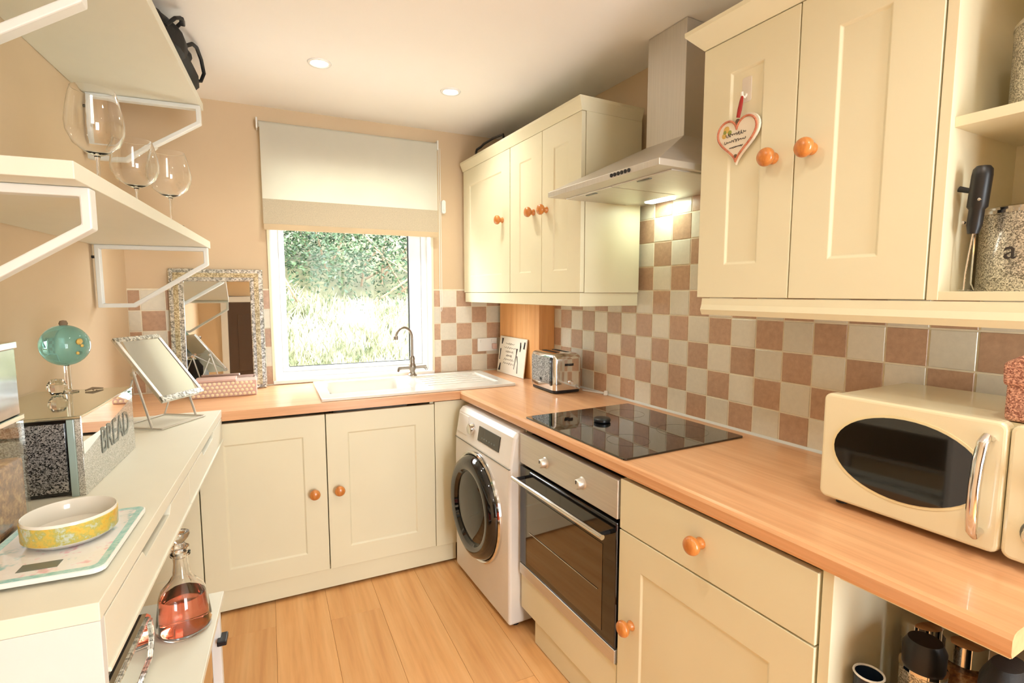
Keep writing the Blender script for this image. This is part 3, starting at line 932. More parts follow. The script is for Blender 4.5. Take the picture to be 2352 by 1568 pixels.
hb = t.part('handle', MB().tube([(1.215, -0.648, 0.672), (1.79, -0.648, 0.672)], 0.0085, 12), CHROME, parent=dd)
for x in (1.235, 1.77):
    t.part('handle_mount', MB().tube([(x, -0.605, 0.672), (x, -0.645, 0.672)], 0.007, 8), BLACKP, parent=dd)
t = Thing('oven_housing', 'cream cupboard housing with filler panel below the steel oven', 'cabinet', RF, (1.5, -0.3, 0.0))
t.part('side_panel', MB().box(1.194, 1.2, -0.575, -0.05, 0.1, 0.868), CREAM_IN)
t.part('filler_panel', MB().box(1.2, 1.806, -0.598, -0.578, 0.104, 0.251), CREAM, 0.0015)
t.part('shelf', MB().box(1.2, 1.806, -0.575, -0.05, 0.24, 0.2555), CREAM_IN)

# drawer unit
t = Thing('base_cabinet', 'cream drawer-line cupboard with wooden knobs right of the oven', 'cabinet', RF, (2.11, -0.3, 0.0))
carcass(t, 1.81, 2.412, -0.575, -0.03, 0.1, 0.868)
dw = t.part('drawer', MB().box(1.812, 2.41, -0.6, -0.58, 0.7025, 0.856), CREAM, 0.002)
t.inst('knob', KNOB, None, (2.118, -0.6, 0.79), dw)
dw = t.part('door', shaker(1.812, 2.41, 0.104, 0.698, -0.6), CREAM, 0.0015)
t.inst('knob', KNOB, None, (1.873, -0.6, 0.424), dw)
t.part('end_panel', MB().box(2.415, 2.437, -0.594, -0.02, 0.0, 0.869), CREAM, 0.001)
t.part('support_batten', MB().box(2.437, 2.69, -0.575, -0.555, 0.852, 0.8695), CREAM_IN, 0.001)

# hob
t = Thing('ceramic_hob', 'black glass hob set into the worktop above the oven', 'hob', RF, (1.52, -0.33, 0.91))
t.part('glass_top', MB().prism(rrect(1.219, 1.82, -0.592, -0.062, 0.008, 3), 0.9102, 0.9162, 'z'), plain('hob_glass', (8, 8, 9), 0.03, var=0.05, coat=1.0), 0.0015)
for (x, y, r) in ((1.37, -0.45, 0.09), (1.37, -0.2, 0.072), (1.67, -0.45, 0.072), (1.67, -0.2, 0.09)):
    t.part('zone_ring', MB().lathe([(r - 0.001, 0.0), (r - 0.001, 0.0002), (r, 0.0002), (r, 0.0)], (x, y, 0.91622), seg=40), plain('hob_print', (40, 40, 42), 0.2) if 'hob_print' not in MATS else MATS['hob_print'])
solo('black_disc', MB().lathe([(0, 0), (0.028, 0), (0.032, 0.004), (0.032, 0.012), (0.028, 0.016), (0.01, 0.018), (0, 0.018)], (1.431, -0.373, 0.9165), seg=28), BLACKP, 'small flat black disc lying on the hob', 'disc', RF, (1.431, -0.373, 0.9165))

# wall cupboards, left group
def wall_unit(label, x0, x1, z0, z1, doors, yb=-0.026, yf=-0.34):
    t = Thing('wall_cabinet', label, 'cabinet', RF, ((x0 + x1) / 2, -0.18, z0))
    carcass(t, x0, x1, yf + 0.022, yb, z0, z1, CREAM, 0.018, True)
    for (a, b, kx, kz) in doors:
        d = t.part('door', shaker(a + 0.0016, b - 0.0016, z0 + 0.001, z1 - 0.003, yf), CREAM, 0.0015)
        t.inst('knob', KNOB, None, (kx, yf, kz), d)
    return t
wall_unit('cream single-door wall cupboard nearest the window', 0.006, 0.612, 1.411, 2.14, [(0.006, 0.612, 0.53, 1.789)])
wall_unit('cream pair of narrow wall cupboard doors between the window cupboard and the cooker hood', 0.614, 1.23, 1.411, 2.14, [(0.614, 0.924, 0.85, 1.786), (0.924, 1.23, 0.965, 1.782)])
def cornice(name, x0, x1, z0, label, yf, left_over=0.0, right_over=0.0, up=0.05, out=0.035, ret=True):
    mb = MB()
    # moulded front with a flared outer edge
    a = [(x0, yf), (x1, yf)]
    b = [(x0 - left_over, yf - out), (x1 + right_over, yf - out)]
    zs = z0; zt = z0 + up
    vs = [(x0, yf, zs), (x1, yf, zs), (x1 + right_over, yf - out, zt - 0.012), (x0 - left_over, yf - out, zt - 0.012), (x0 - left_over, yf - out, zt), (x1 + right_over, yf - out, zt),
          (x1 + right_over, -0.03, zt), (x0 - left_over, -0.03, zt), (x1, -0.03, zs), (x0, -0.03, zs), (x1 + right_over, -0.03, zt - 0.012), (x0 - left_over, -0.03, zt - 0.012)]
    fs = [(0, 1, 2, 3), (3, 2, 5, 4), (4, 5, 6, 7), (1, 8, 10, 2), (2, 10, 6, 5), (0, 3, 11, 9), (3, 4, 7, 11), (0, 9, 8, 1), (9, 11, 7, 6, 10, 8)]
    return struct(name, mb.add(vs, fs), CREAM, RF, label)
cornice('trim_3', 0.005, 1.232, 2.138, 'cream cornice on top of the wall cupboards by the window', -0.342, 0, 0.012, 0.052, 0.018)
struct('trim_4', MB().box(0.02, 1.226, -0.338, -0.318, 1.353, 1.41).box(1.208, 1.226, -0.318, -0.026, 1.353, 1.41), CREAM, RF, 'cream pelmet under the wall cupboards by the window', 0.002)

# right group: cupboard pair plus open shelves
wall_unit('large cream wall cupboard pair with the heart sign, right of the cooker hood', 1.842, 2.442, 1.396, 2.122, [(1.842, 2.14, 2.083, 1.76), (2.14, 2.442, 2.185, 1.76)])
cornice('trim_5', 1.842, 2.86, 2.121, 'cream cornice on top of the right-hand wall cupboards', -0.342, 0.03, 0, 0.05, 0.05)
pel = [(-0.338, 1.394), (-0.34, 1.375), (-0.345, 1.36), (-0.338, 1.345), (-0.32, 1.345), (-0.316, 1.394)]
struct('trim_6', MB().prism(pel, 1.862, 2.86, 'x'), CREAM, RF, 'cream moulded pelmet under the right-hand wall cupboards')
t = Thing('open_shelf_unit', 'cream open shelf unit right of the large wall cupboards', 'shelf unit', RF, (2.66, -0.18, 1.395))
t.part('side_panel', MB().box(2.4435, 2.463, -0.338, -0.02, 1.396, 2.12), CREAM_IN, 0.0008)
t.part('side_panel', MB().box(2.842, 2.86, -0.325, -0.02, 1.396, 2.12), CREAM_IN, 0.0008)
t.part('base_board', MB().box(2.463, 2.842, -0.336, -0.02, 1.396, 1.414), CREAM_IN, 0.0008)
t.part('top_board', MB().box(2.463, 2.842, -0.325, -0.02, 2.102, 2.12), CREAM_IN, 0.0008)
t.part('shelf', MB().box(2.463, 2.842, -0.322, -0.03, 1.738, 1.758), CREAM_IN, 0.0008)
t.part('back_board', MB().box(2.463, 2.842, -0.029, -0.02, 1.414, 2.102), CREAM_IN)

# cooker hood
t = Thing('cooker_hood', 'stainless steel chimney cooker hood above the hob', 'cooker hood', RF, (1.505, -0.2, 1.785))
hx0, hx1, hy = 1.203, 1.815, -0.482
can = MB()
A = [(hx0, hy), (hx1, hy), (hx1, -0.001), (hx0, -0.001)]
Bq = [(1.408, -0.165), (1.602, -0.165), (1.602, -0.001), (1.408, -0.001)]
vs = [(a, b, 1.786) for a, b in A] + [(a, b, 1.806) for a, b in A] + [(a, b, 1.968) for a, b in Bq]
fs = [(4, 5, 9, 8), (5, 6, 10, 9), (6, 7, 11, 10), (7, 4, 8, 11), (0, 1, 5, 4), (1, 2, 6, 5), (2, 3, 7, 6), (3, 0, 4, 7), (8, 9, 10, 11), (0, 3, 2, 1)]
t.part('canopy', can.add(vs, fs), STEELH, 0.0015)
t.part('chimney', MB().box(1.409, 1.601, -0.164, -0.001, 1.966, ZC - 0.002), brushed('brushed_steel_chimney', (216, 212, 204), 0.46, (120, 3, 3)), 0.0015)
for (a, b) in ((1.225, 1.505), (1.509, 1.793)):
    f_ = t.part('grease_filter', MB().box(a, b, -0.41, -0.1, 1.7815, 1.7865), STEELH, 0.002)
    t.part('filter_catch', MB().box((a + b) / 2 - 0.03, (a + b) / 2 + 0.03, -0.395, -0.383, 1.779, 1.782), LCD, 0.001, parent=f_)
for k in range(6):
    t.part('button', MB().lathe([(0, -0.003), (0.006, -0.003), (0.0065, 0.001)], (1.597 + 0.0172 * k, hy, 1.796), 'y', 14), BLACKP)
t.part('lamp_lens', MB().prism(rrect(1.315, 1.45, -0.085, -0.035, 0.012), 1.7805, 1.7865, 'z'), HOODBULB)
ld = bpy.data.lights.new('hood_lamp', 'AREA'); ld.energy = 0.5; ld.color = (0.84, 1.0, 0.8); ld.shape = 'RECTANGLE'; ld.size = 0.05; ld.size_y = 0.12
lo = bpy.data.objects.new('lamp', ld); col.objects.link(lo); lo.parent = t.o
lo.location = Vector((1.3825, -0.06, 1.779)) - t.b; lo.rotation_euler = (0, 0, R(90))

# ================================================================== ON THE RIGHT WORKTOP
# toaster
tf = Frame((-0.148, -0.755, 0.9105), R(-90 - 3))
t = Thing('toaster', 'chrome two-slot toaster with dark glitter side panel in the corner', 'toaster', tf, (0, 0, 0))
hl, hw = 0.126, 0.081
t.part('base', MB().prism(rrect(-hl + 0.006, hl - 0.006, -hw + 0.004, hw - 0.004, 0.02), 0.004, 0.02, 'z'), BLACKP)
body = MB()
for ring_z, ins in ((0.02, 0.0), (0.165, 0.0), (0.19, 0.006), (0.2, 0.022)):
    pass
rings = []
for zz, ins in ((0.018, 0.0), (0.17, 0.0), (0.188, 0.004), (0.197, 0.012), (0.2, 0.024)):
    rings.append([(a, b, zz) for a, b in rrect(-hl + ins, hl - ins, -hw + ins, hw - ins, 0.02, 4)])
n = len(rings[0]); vs = [q for r in rings for q in r]; fs = [tuple(range(n - 1, -1, -1))]
for i in range(len(rings) - 1):
    for k in range(n):
        k2 = (k + 1) % n
        fs.append((i * n + k, i * n + k2, (i + 1) * n + k2, (i + 1) * n + k))
fs.append(tuple((len(rings) - 1) * n + k for k in range(n)))
t.part('casing', body.add(vs, fs), CHROME, smooth=40)
sp_ = t.part('side_panel', MB().prism(rrect(-0.104, 0.104, 0.045, 0.178, 0.016), -hw - 0.003, -hw + 0.002, 'y'), GLIT_D, 0.0015, label='dark glitter side panel')
t.part('panel_edge', MB().prism(rrect(0.088, 0.108, 0.04, 0.182, 0.008), -hw - 0.0045, -hw + 0.001, 'y'), BLACKG, 0.001)
t.part('badge', MB().lathe([(0, -0.003), (0.007, -0.003), (0.008, 0)], (-0.005, -hw - 0.003, 0.062), 'y', 14), BLACKP, parent=sp_)
for y in (-0.03, 0.03):
    t.part('slot', MB().box(-0.07, 0.07, y - 0.012, y + 0.012, 0.1985, 0.2008), DARKGAP)
t.part('lever_slot', MB().box(hl - 0.001, hl + 0.0015, -0.02, 0.03, 0.138, 0.15), BLACKP, 0.0005)
t.part('lever', MB().box(hl + 0.001, hl + 0.02, -0.008, 0.018, 0.14, 0.149), BLACKP, 0.003)
t.part('browning_dial', MB().lathe([(0, 0.012), (0.009, 0.012), (0.011, 0.0)], (hl, 0.015, 0.055), 'x', 18), CHROME)

# leaning printed sign behind the toaster
t = Thing('kitchen_plaque', 'off-white printed plaque with cutlery drawings leaning on the pine boxing', 'plaque', RF, (0.22, -0.125, 0.911))
def plq(a, b, h):
    return (a, -0.135 + 0.028 * (b - 0.911) / 0.23 - h, b)
t.part('board', MB().field([0.06, 0.40], [0.911, 1.138], [[0.006]], 0.0, plq), CARD, 0.001)
sq = MB()
for r_ in range(6):
    z = 1.095 - 0.024 * r_
    w = 0.055 + 0.02 * math.sin(r_ * 1.7)
    pts = []
    for k in range(25):
        a = k / 24
        p0 = plq(0.2 - w + 2 * w * a, z + 0.005 * math.sin(a * 34 + r_) * (1 - 0.5 * math.sin(a * 9 + r_)), 0.0065)
        pts.append(p0)
    sq.tube(pts, 0.0011, 4)
t.part('script_lines', sq, BROWNINK)
dk = MB()
def stroke(pts, w): t.part('cutlery_print', MB().tube([plq(a, b, 0.0063) for a, b in pts], w, 5), INK)
stroke([(0.095, 1.09), (0.102, 1.125)], [0.004, 0.008]); stroke([(0.08, 0.99), (0.085, 1.06)], [0.003, 0.005])
stroke([(0.09, 0.925), (0.098, 0.97)], [0.009, 0.004]); stroke([(0.33, 1.06), (0.335, 1.09), (0.33, 1.115)], [0.003, 0.006, 0.004])
stroke([(0.375, 1.08), (0.38, 1.12)], [0.006, 0.005]); stroke([(0.275, 0.95), (0.29, 1.04), (0.295, 1.075)], [0.002, 0.003, 0.006])
stroke([(0.32, 0.93), (0.315, 0.99), (0.3, 1.03)], [0.003, 0.002, 0.004])
# appliance lead by the tiles
solo('white_cable', MB().tube([(0.86, -0.05, 0.915), (0.92, -0.03, 0.914), (0.985, -0.018, 0.916), (1.0, -0.012, 0.925)], 0.0035, 8).lathe([(0, 0), (0.011, 0), (0.009, 0.02), (0, 0.022)], (1.003, -0.016, 0.911), seg=10), WHITE_G, 'white lead with a plug end behind the toaster against the tiles', 'cable', RF, (0.95, -0.03, 0.911))

# microwave
t = Thing('microwave_oven', 'cream retro microwave with oval dark window at the end of the worktop', 'microwave', RF, (2.5, -0.2, 0.911))
mx0, mx1, my, mz0, mz1 = 2.268, 2.715, -0.373, 0.926, 1.176
t.part('body', MB().prism(rrect(mx0 + 0.006, mx1 - 0.006, mz0 + 0.004, mz1 - 0.003, 0.012), -0.34, -0.035, 'y'), MWCREAM, smooth=40)
# door with an oval hole truncated near the handle
def oval(cx, cz, a, b, cut, n=44):
    out = []
    for k in range(n):
        t_ = 2 * math.pi * k / n
        out.append((min(cx + a * math.cos(t_), cut), cz + b * math.sin(t_)))
    return out
t.part('door', MB().prism(rrect(mx0, 2.6015, mz0, mz1, 0.016), my, -0.338, 'y'), MWCREAM, 0.007, bseg=3)
ov = oval(2.437, 1.058, 0.138, 0.088, 2.556)
ring_o = oval(2.437, 1.058, 0.144, 0.094, 2.56)
bz = MB()
n = len(ov)
vs = [(a, my - 0.0006, b) for a, b in ring_o] + [(a, my + 0.006, b) for a, b in ov] + [(a, my - 0.0025, b) for a, b in ring_o]
dwin = t.part('window_bezel', MB().prism(ring_o, my - 0.0012, my + 0.002, 'y'), plain('cream_bezel', (236, 222, 178), 0.2, coat=0.3))
t.part('window', MB().prism(ov, my - 0.0022, my + 0.001, 'y'), plain('microwave_window', (16, 13, 10), 0.05, var=0.2, coat=0.6))
t.part('control_panel', MB().prism(rrect(2.6035, mx1, mz0, mz1, 0.016), my, -0.338, 'y'), MWCREAM, 0.007, bseg=3)
hpts = [(2.579, my, 1.142), (2.578, my - 0.02, 1.147), (2.577, my - 0.03, 1.138), (2.574, my - 0.034, 1.1), (2.572, my - 0.035, 1.055), (2.571, my - 0.034, 1.0), (2.571, my - 0.03, 0.968), (2.572, my - 0.02, 0.958), (2.574, my, 0.963)]
t.part('handle', MB().tube(hpts, [0.006, 0.0085, 0.0095, 0.0095, 0.0095, 0.0095, 0.009, 0.008, 0.006], 12), CHROME)
for z in (1.0, 1.1):
    dl = t.part('dial', MB().lathe([(0, -0.024), (0.019, -0.024), (0.022, -0.02), (0.024, 0.0)], (2.658, my, z - 0.015), 'y', 24), CHROME)
    t.part('dial_ring', MB().lathe([(0.026, -0.0015), (0.029, -0.002), (0.03, 0.0)], (2.658, my, z - 0.015), 'y', 28), LCD, parent=dl)
tm = text_mesh('dial_figure', '5', 0.016); tm.materials.append(LCD)
t.inst('dial_figure', tm, None, (2.632, my - 0.001, 1.128), rot=(R(90), 0, 0))
for x in (2.3, 2.68):
    for y in (-0.33, -0.08):
        t.part('foot', MB().lathe([(0, 0), (0.013, 0), (0.011, 0.02), (0, 0.02)], (x, y, 0.9105), seg=12), BLACKP)
t = Thing('glitter_box', 'pink glitter box with folded lid on top of the microwave', 'box', RF, (2.65, -0.28, 1.175))
t.part('body', MB().box(2.582, 2.74, -0.345, -0.2, 1.1745, 1.255), GLIT_P, 0.008, bseg=3)
t.part('lid', MB().prism([(2.578, 1.24), (2.576, 1.282), (2.6, 1.298), (2.66, 1.306), (2.744, 1.3), (2.744, 1.24)], -0.35, -0.195, 'y'), GLIT_P, 0.008, bseg=3)

# heart sign on its hook
t = Thing('adhesive_hook', 'pale adhesive hook on the wall cupboard door above the heart', 'hook', RF, (1.99, -0.34, 1.96))
t.part('back_plate', MB().prism(rrect(1.974, 2.004, 1.932, 1.998, 0.006), -0.3365, -0.331, 'y'), HEART_HOOK, 0.001)
t.part('hook', MB().tube([(1.989, -0.336, 1.952), (1.989, -0.345, 1.942), (1.989, -0.353, 1.944), (1.989, -0.355, 1.955)], 0.004, 8), HEART_HOOK)
def heart(cx, cz, s, n=56):
    out = []
    for k in range(n):
        a = 2 * math.pi * k / n
        x = 16 * math.sin(a) ** 3
        z = 13 * math.cos(a) - 5 * math.cos(2 * a) - 2 * math.cos(3 * a) - math.cos(4 * a)
        out.append((cx + x * s, cz + z * s * 1.02))
    return out
t = Thing('heart_sign', 'heart-shaped sign with terracotta border hanging on the wall cupboard door', 'sign', RF, (1.974, -0.345, 1.84))
hc = (1.974, 1.842)
t.part('plaque', MB().prism(heart(hc[0], hc[1], 0.0044), -0.351, -0.343, 'y'), CARD, 0.001)
t.part('border', MB().tube([(a, -0.3515, b) for a, b in heart(hc[0], hc[1], 0.0039)], 0.0032, 6, closed=True), TERRA)
sq = MB()
for r_, (z, w, x0) in enumerate(((1.85, 0.034, 1.972), (1.832, 0.036, 1.97), (1.815, 0.022, 1.974))):
    pts = []
    m = 40
    for k in range(m + 1):
        a = k / m
        amp = (0.006, 0.005, 0.002)[r_]
        pts.append((x0 - w + 2 * w * a + 0.002 * math.cos(a * 60), -0.352, z + amp * math.sin(a * 52 + r_) * (0.6 + 0.4 * math.sin(a * 11 + r_ * 2))))
    sq.tube(pts, 0.0008, 4)
t.part('script_lines', sq, INK)
t.part('flower_print', MB().lathe([(0, -0.001), (0.009, -0.0005), (0.01, 0)], (1.94, -0.351, 1.868), 'y', 10).lathe([(0, -0.001), (0.007, -0.0005), (0.008, 0)], (1.933, -0.351, 1.853), 'y', 10), YELLOWP)
t.part('leaf_print', MB().lathe([(0, -0.0012), (0.006, -0.0007), (0.007, 0)], (1.951, -0.351, 1.858), 'y', 8).lathe([(0, -0.0012), (0.005, -0.0007), (0.006, 0)], (1.935, -0.3512, 1.862), 'y', 8), GREENP)
t.part('pendant_bead', MB().lathe([(0, -0.004), (0.004, -0.003), (0.0045, 0)], (1.974, -0.351, 1.79), 'y', 10).lathe([(0, -0.004), (0.006, -0.003), (0.0065, 0)], (1.977, -0.351, 1.882), 'y', 12), BROWNINK)
t.part('ribbon', MB().tube([(1.989, -0.352, 1.948), (1.99, -0.357, 1.93), (1.986, -0.357, 1.91), (1.98, -0.355, 1.89)], [0.003, 0.005, 0.006, 0.005], 8), RED)

# things in the open shelves
def canister(name, label, x, y, z, r, h, mat, lidmat, letter=None, lid_h=0.02):
    t = Thing(name, label, 'canister', RF, (x, y, z))
    t.part('body', MB().lathe([(0, 0), (r - 0.002, 0), (r, 0.003), (r, h - 0.003), (r - 0.003, h)], (x, y, z), seg=40), mat)
    t.part('rim', MB().lathe([(r - 0.004, h - 0.004), (r + 0.0015, h - 0.003), (r + 0.0015, h + 0.003), (r - 0.004, h + 0.004)], (x, y, z), seg=40), CHROME)
    t.part('lid', MB().lathe([(r - 0.003, h), (r - 0.002, h + lid_h * 0.7), (r - 0.01, h + lid_h), (0.02, h + lid_h), (0, h + lid_h)], (x, y, z), seg=40), lidmat)
    if letter:
        me = text_mesh('letter', letter, 0.05); me.materials.append(INK)
        ang = -0.16
        t.inst('letter', me, None, (x + (r + 0.001) * math.sin(ang), y - (r + 0.001) * math.cos(ang), z + h * 0.5), rot=(R(90), 0, ang))
    return t
canister('storage_canister', 'silver glitter canister with a black letter on the lower open shelf', 2.565, -0.19, 1.414, 0.092, 0.155, GLIT_S, CHROME, 'a', 0.012)
canister('storage_canister', 'tall silver glitter canister on the upper open shelf', 2.59, -0.19, 1.758, 0.088, 0.165, GLIT_S, CHROME, None, 0.012)
# black lever corkscrew leaning in the corner
t = Thing('corkscrew', 'black lever corkscrew standing at the front of the lower open shelf', 'corkscrew', RF, (2.5, -0.3, 1.414))
def ck(u, w): return (2.497 - 0.0 + u + 0.06 * (w - 1.54), -0.295 + 0.01 * (w - 1.54), w)
t.part('body', MB().tube([ck(0, 1.528), ck(0, 1.545), ck(0, 1.575), ck(0, 1.58), ck(0, 1.64), ck(0, 1.652), ck(0, 1.658)], [0.009, 0.0125, 0.0125, 0.0165, 0.0165, 0.0155, 0.011], 18), BLACKP)
t.part('side_lever', MB().tube([ck(-0.012, 1.612), ck(-0.034, 1.62)], [0.005, 0.006], 10), BLACKP)
t.part('rivet', MB().lathe([(0, -0.02), (0.0028, -0.019), (0.003, -0.014)], ck(0.008, 1.592), 'y', 10).lathe([(0, -0.02), (0.0028, -0.019), (0.003, -0.012)], ck(-0.012, 1.55), 'y', 10), CHROME)
t.part('wire_stand', MB().tube([ck(0.0, 1.53), (2.4885, -0.293, 1.45), (2.4875, -0.292, 1.4165), (2.475, -0.28, 1.4165), (2.475, -0.25, 1.4165), (2.4885, -0.25, 1.4165), (2.49, -0.27, 1.43), ck(0.003, 1.535)], 0.0016, 6), CHROME)

# on top of the window-side cupboards
t = Thing('serving_tray', 'pale tray with a black rim lying on top of the cupboards by the window', 'tray', RF, (0.2, -0.2, 2.19))
t.part('base', MB().prism(rrect(0.06, 0.40, -0.315, -0.06, 0.05), 2.1905, 2.20, 'z'), WHITE)
t.part('rim', MB().tube([(0.11, -0.30, 2.2), (0.11, -0.30, 2.238), (0.122, -0.30, 2.25), (0.17, -0.295, 2.255), (0.2, -0.29, 2.265), (0.3, -0.28, 2.272), (0.40, -0.27, 2.268), (0.41, -0.26, 2.2)], 0.007, 8), BLACKP)
t.part('wrapped_cover', MB().lathe([(0, 0.066), (0.06, 0.062), (0.105, 0.04), (0.12, 0.0)], (0.26, -0.2, 2.2), seg=24, sx=1.15, sy=0.75), WHITE)

# under the end of the worktop
t = Thing('storage_rack', 'low white rack in the open space under the end of the worktop', 'rack', RF, (2.57, -0.3, 0.0))
t.part('side_panel', MB().box(2.684, 2.698, -0.45, -0.02, 0.0, 0.868), CREAM, 0.001)  # unseen panel added to block light and darken the space under the worktop
t.part('shelf', MB().box(2.445, 2.683, -0.58, -0.06, 0.50, 0.516), CREAM_IN, 0.001)
for x in (2.452, 2.676):
    for y in (-0.57, -0.07):
        t.part('leg', MB().box(x - 0.006, x + 0.006, y - 0.006, y + 0.006, 0, 0.5), METALW)
t = canister('storage_canister', 'silver glitter canister with domed black lid under the worktop end', 2.537, -0.46, 0.5165, 0.037, 0.178, GLIT_S, BLACKP, None, 0.055)
def grain_jar(label, x, y, r, h, mat):
    t = Thing('storage_jar', label, 'jar', RF, (x, y, 0.5165))
    t.part('contents', MB().lathe([(0, 0.002), (r - 0.003, 0.002), (r - 0.003, h - 0.02), (0, h - 0.015)], (x, y, 0.5165), seg=28), mat)
    t.part('jar_glass', MB().lathe([(0, 0), (r, 0), (r, h - 0.005), (r - 0.002, h)], (x, y, 0.5165), seg=32), CLEARTHIN)
    t.part('lid', MB().lathe([(r + 0.002, h - 0.004), (r + 0.002, h + 0.035), (r - 0.004, h + 0.04), (0, h + 0.04)], (x, y, 0.5165), seg=32), CHROME)
grain_jar('dark jar with steel lid against the cupboard side under the worktop end', 2.482, -0.34, 0.034, 0.165, plain('dark_beans', (48, 34, 24), 0.6))
grain_jar('jar of pale grains with steel lid right of the black-lidded canister', 2.558, -0.345, 0.034, 0.172, GRANOLA)
t = Thing('enamel_cup', 'navy enamel cup with white rim under the worktop end', 'cup', RF, (2.4755, -0.525, 0.5165))
t.part('body', MB().lathe([(0, 0.002), (0.02, 0.002), (0.0235, 0.03), (0.026, 0.145), (0.0245, 0.145), (0.022, 0.03), (0.018, 0.006), (0, 0.006)], (2.4755, -0.525, 0.5165), seg=28), NAVY)
t.part('rim', MB().tube([(2.4755 + 0.0255 * math.cos(R(a)), -0.525 + 0.0255 * math.sin(R(a)), 0.6622) for a in range(0, 360, 15)], 0.0022, 6, closed=True), WHITE_G)
t = Thing('black_bag', 'black bag at the front right under the worktop end', 'bag', RF, (2.672, -0.515, 0.5165))
t.part('body', MB().lathe([(0, 0.001), (0.03, 0.001), (0.036, 0.03), (0.036, 0.2), (0.032, 0.27), (0.02, 0.295), (0, 0.3)], (2.672, -0.515, 0.5165), seg=16, sx=1.0, sy=1.6), BLACKCL)
t.part('strap', MB().tube([(2.655, -0.56, 0.78), (2.642, -0.575, 0.72), (2.638, -0.575, 0.62), (2.648, -0.57, 0.55)], 0.005, 6), BLACKCL)

# ================================================================== LEFT WALL
# console / sideboard
t = Thing('console_table', 'white console table with slim drawers along the left wall', 'console table', LF, (0.22, -1.29, 0.0))
t.part('top', MB().prism([(0.004, -2.052), (0.447, -2.052), (0.447, -0.587), (0.004, -0.608)], 0.889, 0.92, 'z'), SHELFW, 0.0015)
t.part('end_panel', MB().box(0.004, 0.4465, -2.052, -2.034, 0.0, 0.8888), WHITE, 0.001)
t.part('wall_leg', MB().box(0.004, 0.1, -0.64, -0.612, 0.0, 0.8888), WHITE, 0.001)
t.part('drawer_case', MB().box(0.01, 0.42, -2.033, -0.612, 0.795, 0.803), SHELFW)
for (a, b) in ((-2.032, -1.311), (-1.308, -0.589)):
    c = (a + b) / 2
    # front with a finger cut-out along its top edge
    poly = [(a, 0.795), (b, 0.795), (b, 0.884), (c + 0.13, 0.884), (c + 0.11, 0.864), (c - 0.11, 0.864), (c - 0.13, 0.884), (a, 0.884)]
    dr = t.part('drawer', MB().prism(poly, 0.427, 0.446, 'x'), SHELFW, 0.001)
    t.part('lower_lip', MB().box(0.425, 0.45, a, b, 0.787, 0.795), SHELFW, 0.001, parent=dr)

# trolley under it with the decanter
t = Thing('white_trolley', 'white trolley shelf below the console table carrying the decanter', 'trolley', LF, (0.3, -1.75, 0.0))
t.part('shelf', MB().box(0.1, 0.517, -2.022, -1.296, 0.482, 0.50), SHELFW, 0.0015)
t.part('shelf', MB().box(0.1, 0.517, -2.022, -1.296, 0.12, 0.138), SHELFW, 0.0015)
for (x, y) in ((0.492, -1.31), (0.115, -1.31), (0.492, -2.006), (0.115, -2.006)):
    t.part('leg', MB().box(x - 0.013, x + 0.013, y - 0.013, y + 0.013, 0.03, 0.482), METALW, 0.002)
t.part('castor', MB().lathe([(0, -0.01), (0.02, -0.01), (0.02, 0.01), (0, 0.01)], (0.492, -1.31, 0.02), 'x', 16), BLACKP)
t.part('castor', MB().lathe([(0, -0.01), (0.02, -0.01), (0.02, 0.01), (0, 0.01)], (0.115, -1.31, 0.02), 'x', 16), BLACKP)
t.part('side_clip', MB().box(0.497, 0.523, -1.345, -1.295, 0.352, 0.368), BLACKP, 0.003)
solo('red_packet', MB().prism(rrect(0.2, 0.47, -2.0, -1.42, 0.02), 0.1385, 0.36, 'z'), plain('red_packaging', (190, 70, 40), 0.4), 'red-orange packet on the bottom shelf of the white trolley', 'packet', LF, (0.33, -1.7, 0.1385), bev=0.006)
dx, dy, dz = 0.442, -1.458, 0.5005
t = Thing('glass_decanter', 'glass decanter half full of pink-orange liquid on the white trolley', 'decanter', LF, (dx, dy, dz))
t.part('liquid', MB().lathe([(0, 0.006), (0.054, 0.006), (0.06, 0.014), (0.0605, 0.03), (0.0555, 0.075), (0.0525, 0.1), (0.0, 0.1)], (dx, dy, dz), seg=36), PINKL)
t.part('bottle', MB().lathe([(0, 0.0), (0.058, 0.0), (0.0645, 0.008), (0.066, 0.022), (0.064, 0.04), (0.056, 0.1), (0.05, 0.118), (0.032, 0.138), (0.0205, 0.158), (0.0175, 0.19), (0.0185, 0.205), (0.024, 0.21), (0.024, 0.216), (0.019, 0.22), (0.0215, 0.226), (0.0215, 0.232), (0.0155, 0.232), (0.0135, 0.2), (0.0165, 0.16), (0.03, 0.135), (0.047, 0.115), (0.0535, 0.099), (0.0608, 0.04), (0.0605, 0.013), (0.054, 0.0055), (0, 0.0055)], (dx, dy, dz), seg=40), CLEAR)
t.part('stopper', MB().lathe([(0, 0.215), (0.0125, 0.215), (0.0145, 0.233), (0.011, 0.245), (0.022, 0.258), (0.0245, 0.266), (0.023, 0.272), (0, 0.273)], (dx, dy, dz), seg=28), CLEAR)
t = Thing('mirrored_tray', 'mirrored tray with black edge standing on the white trolley in the foreground', 'tray', LF, (0.39, -1.8, 0.5005))
tp = [(-1.57, 0.5012), (-1.535, 0.54), (-1.545, 0.605), (-1.575, 0.628), (-2.015, 0.63), (-2.015, 0.5012)]
t.part('back', MB().prism(tp, 0.372, 0.378, 'x'), BLACKP)
t.part('mirror_face', MB().prism([(a * 1.0, b) for a, b in tp], 0.378, 0.388, 'x'), MIRROR)
t.part('mosaic_rim', MB().tube([(0.39, -2.01, 0.618), (0.39, -1.58, 0.617), (0.39, -1.557, 0.6), (0.39, -1.549, 0.545), (0.39, -1.575, 0.511), (0.39, -2.01, 0.511)], 0.005, 8), MOSAIC)

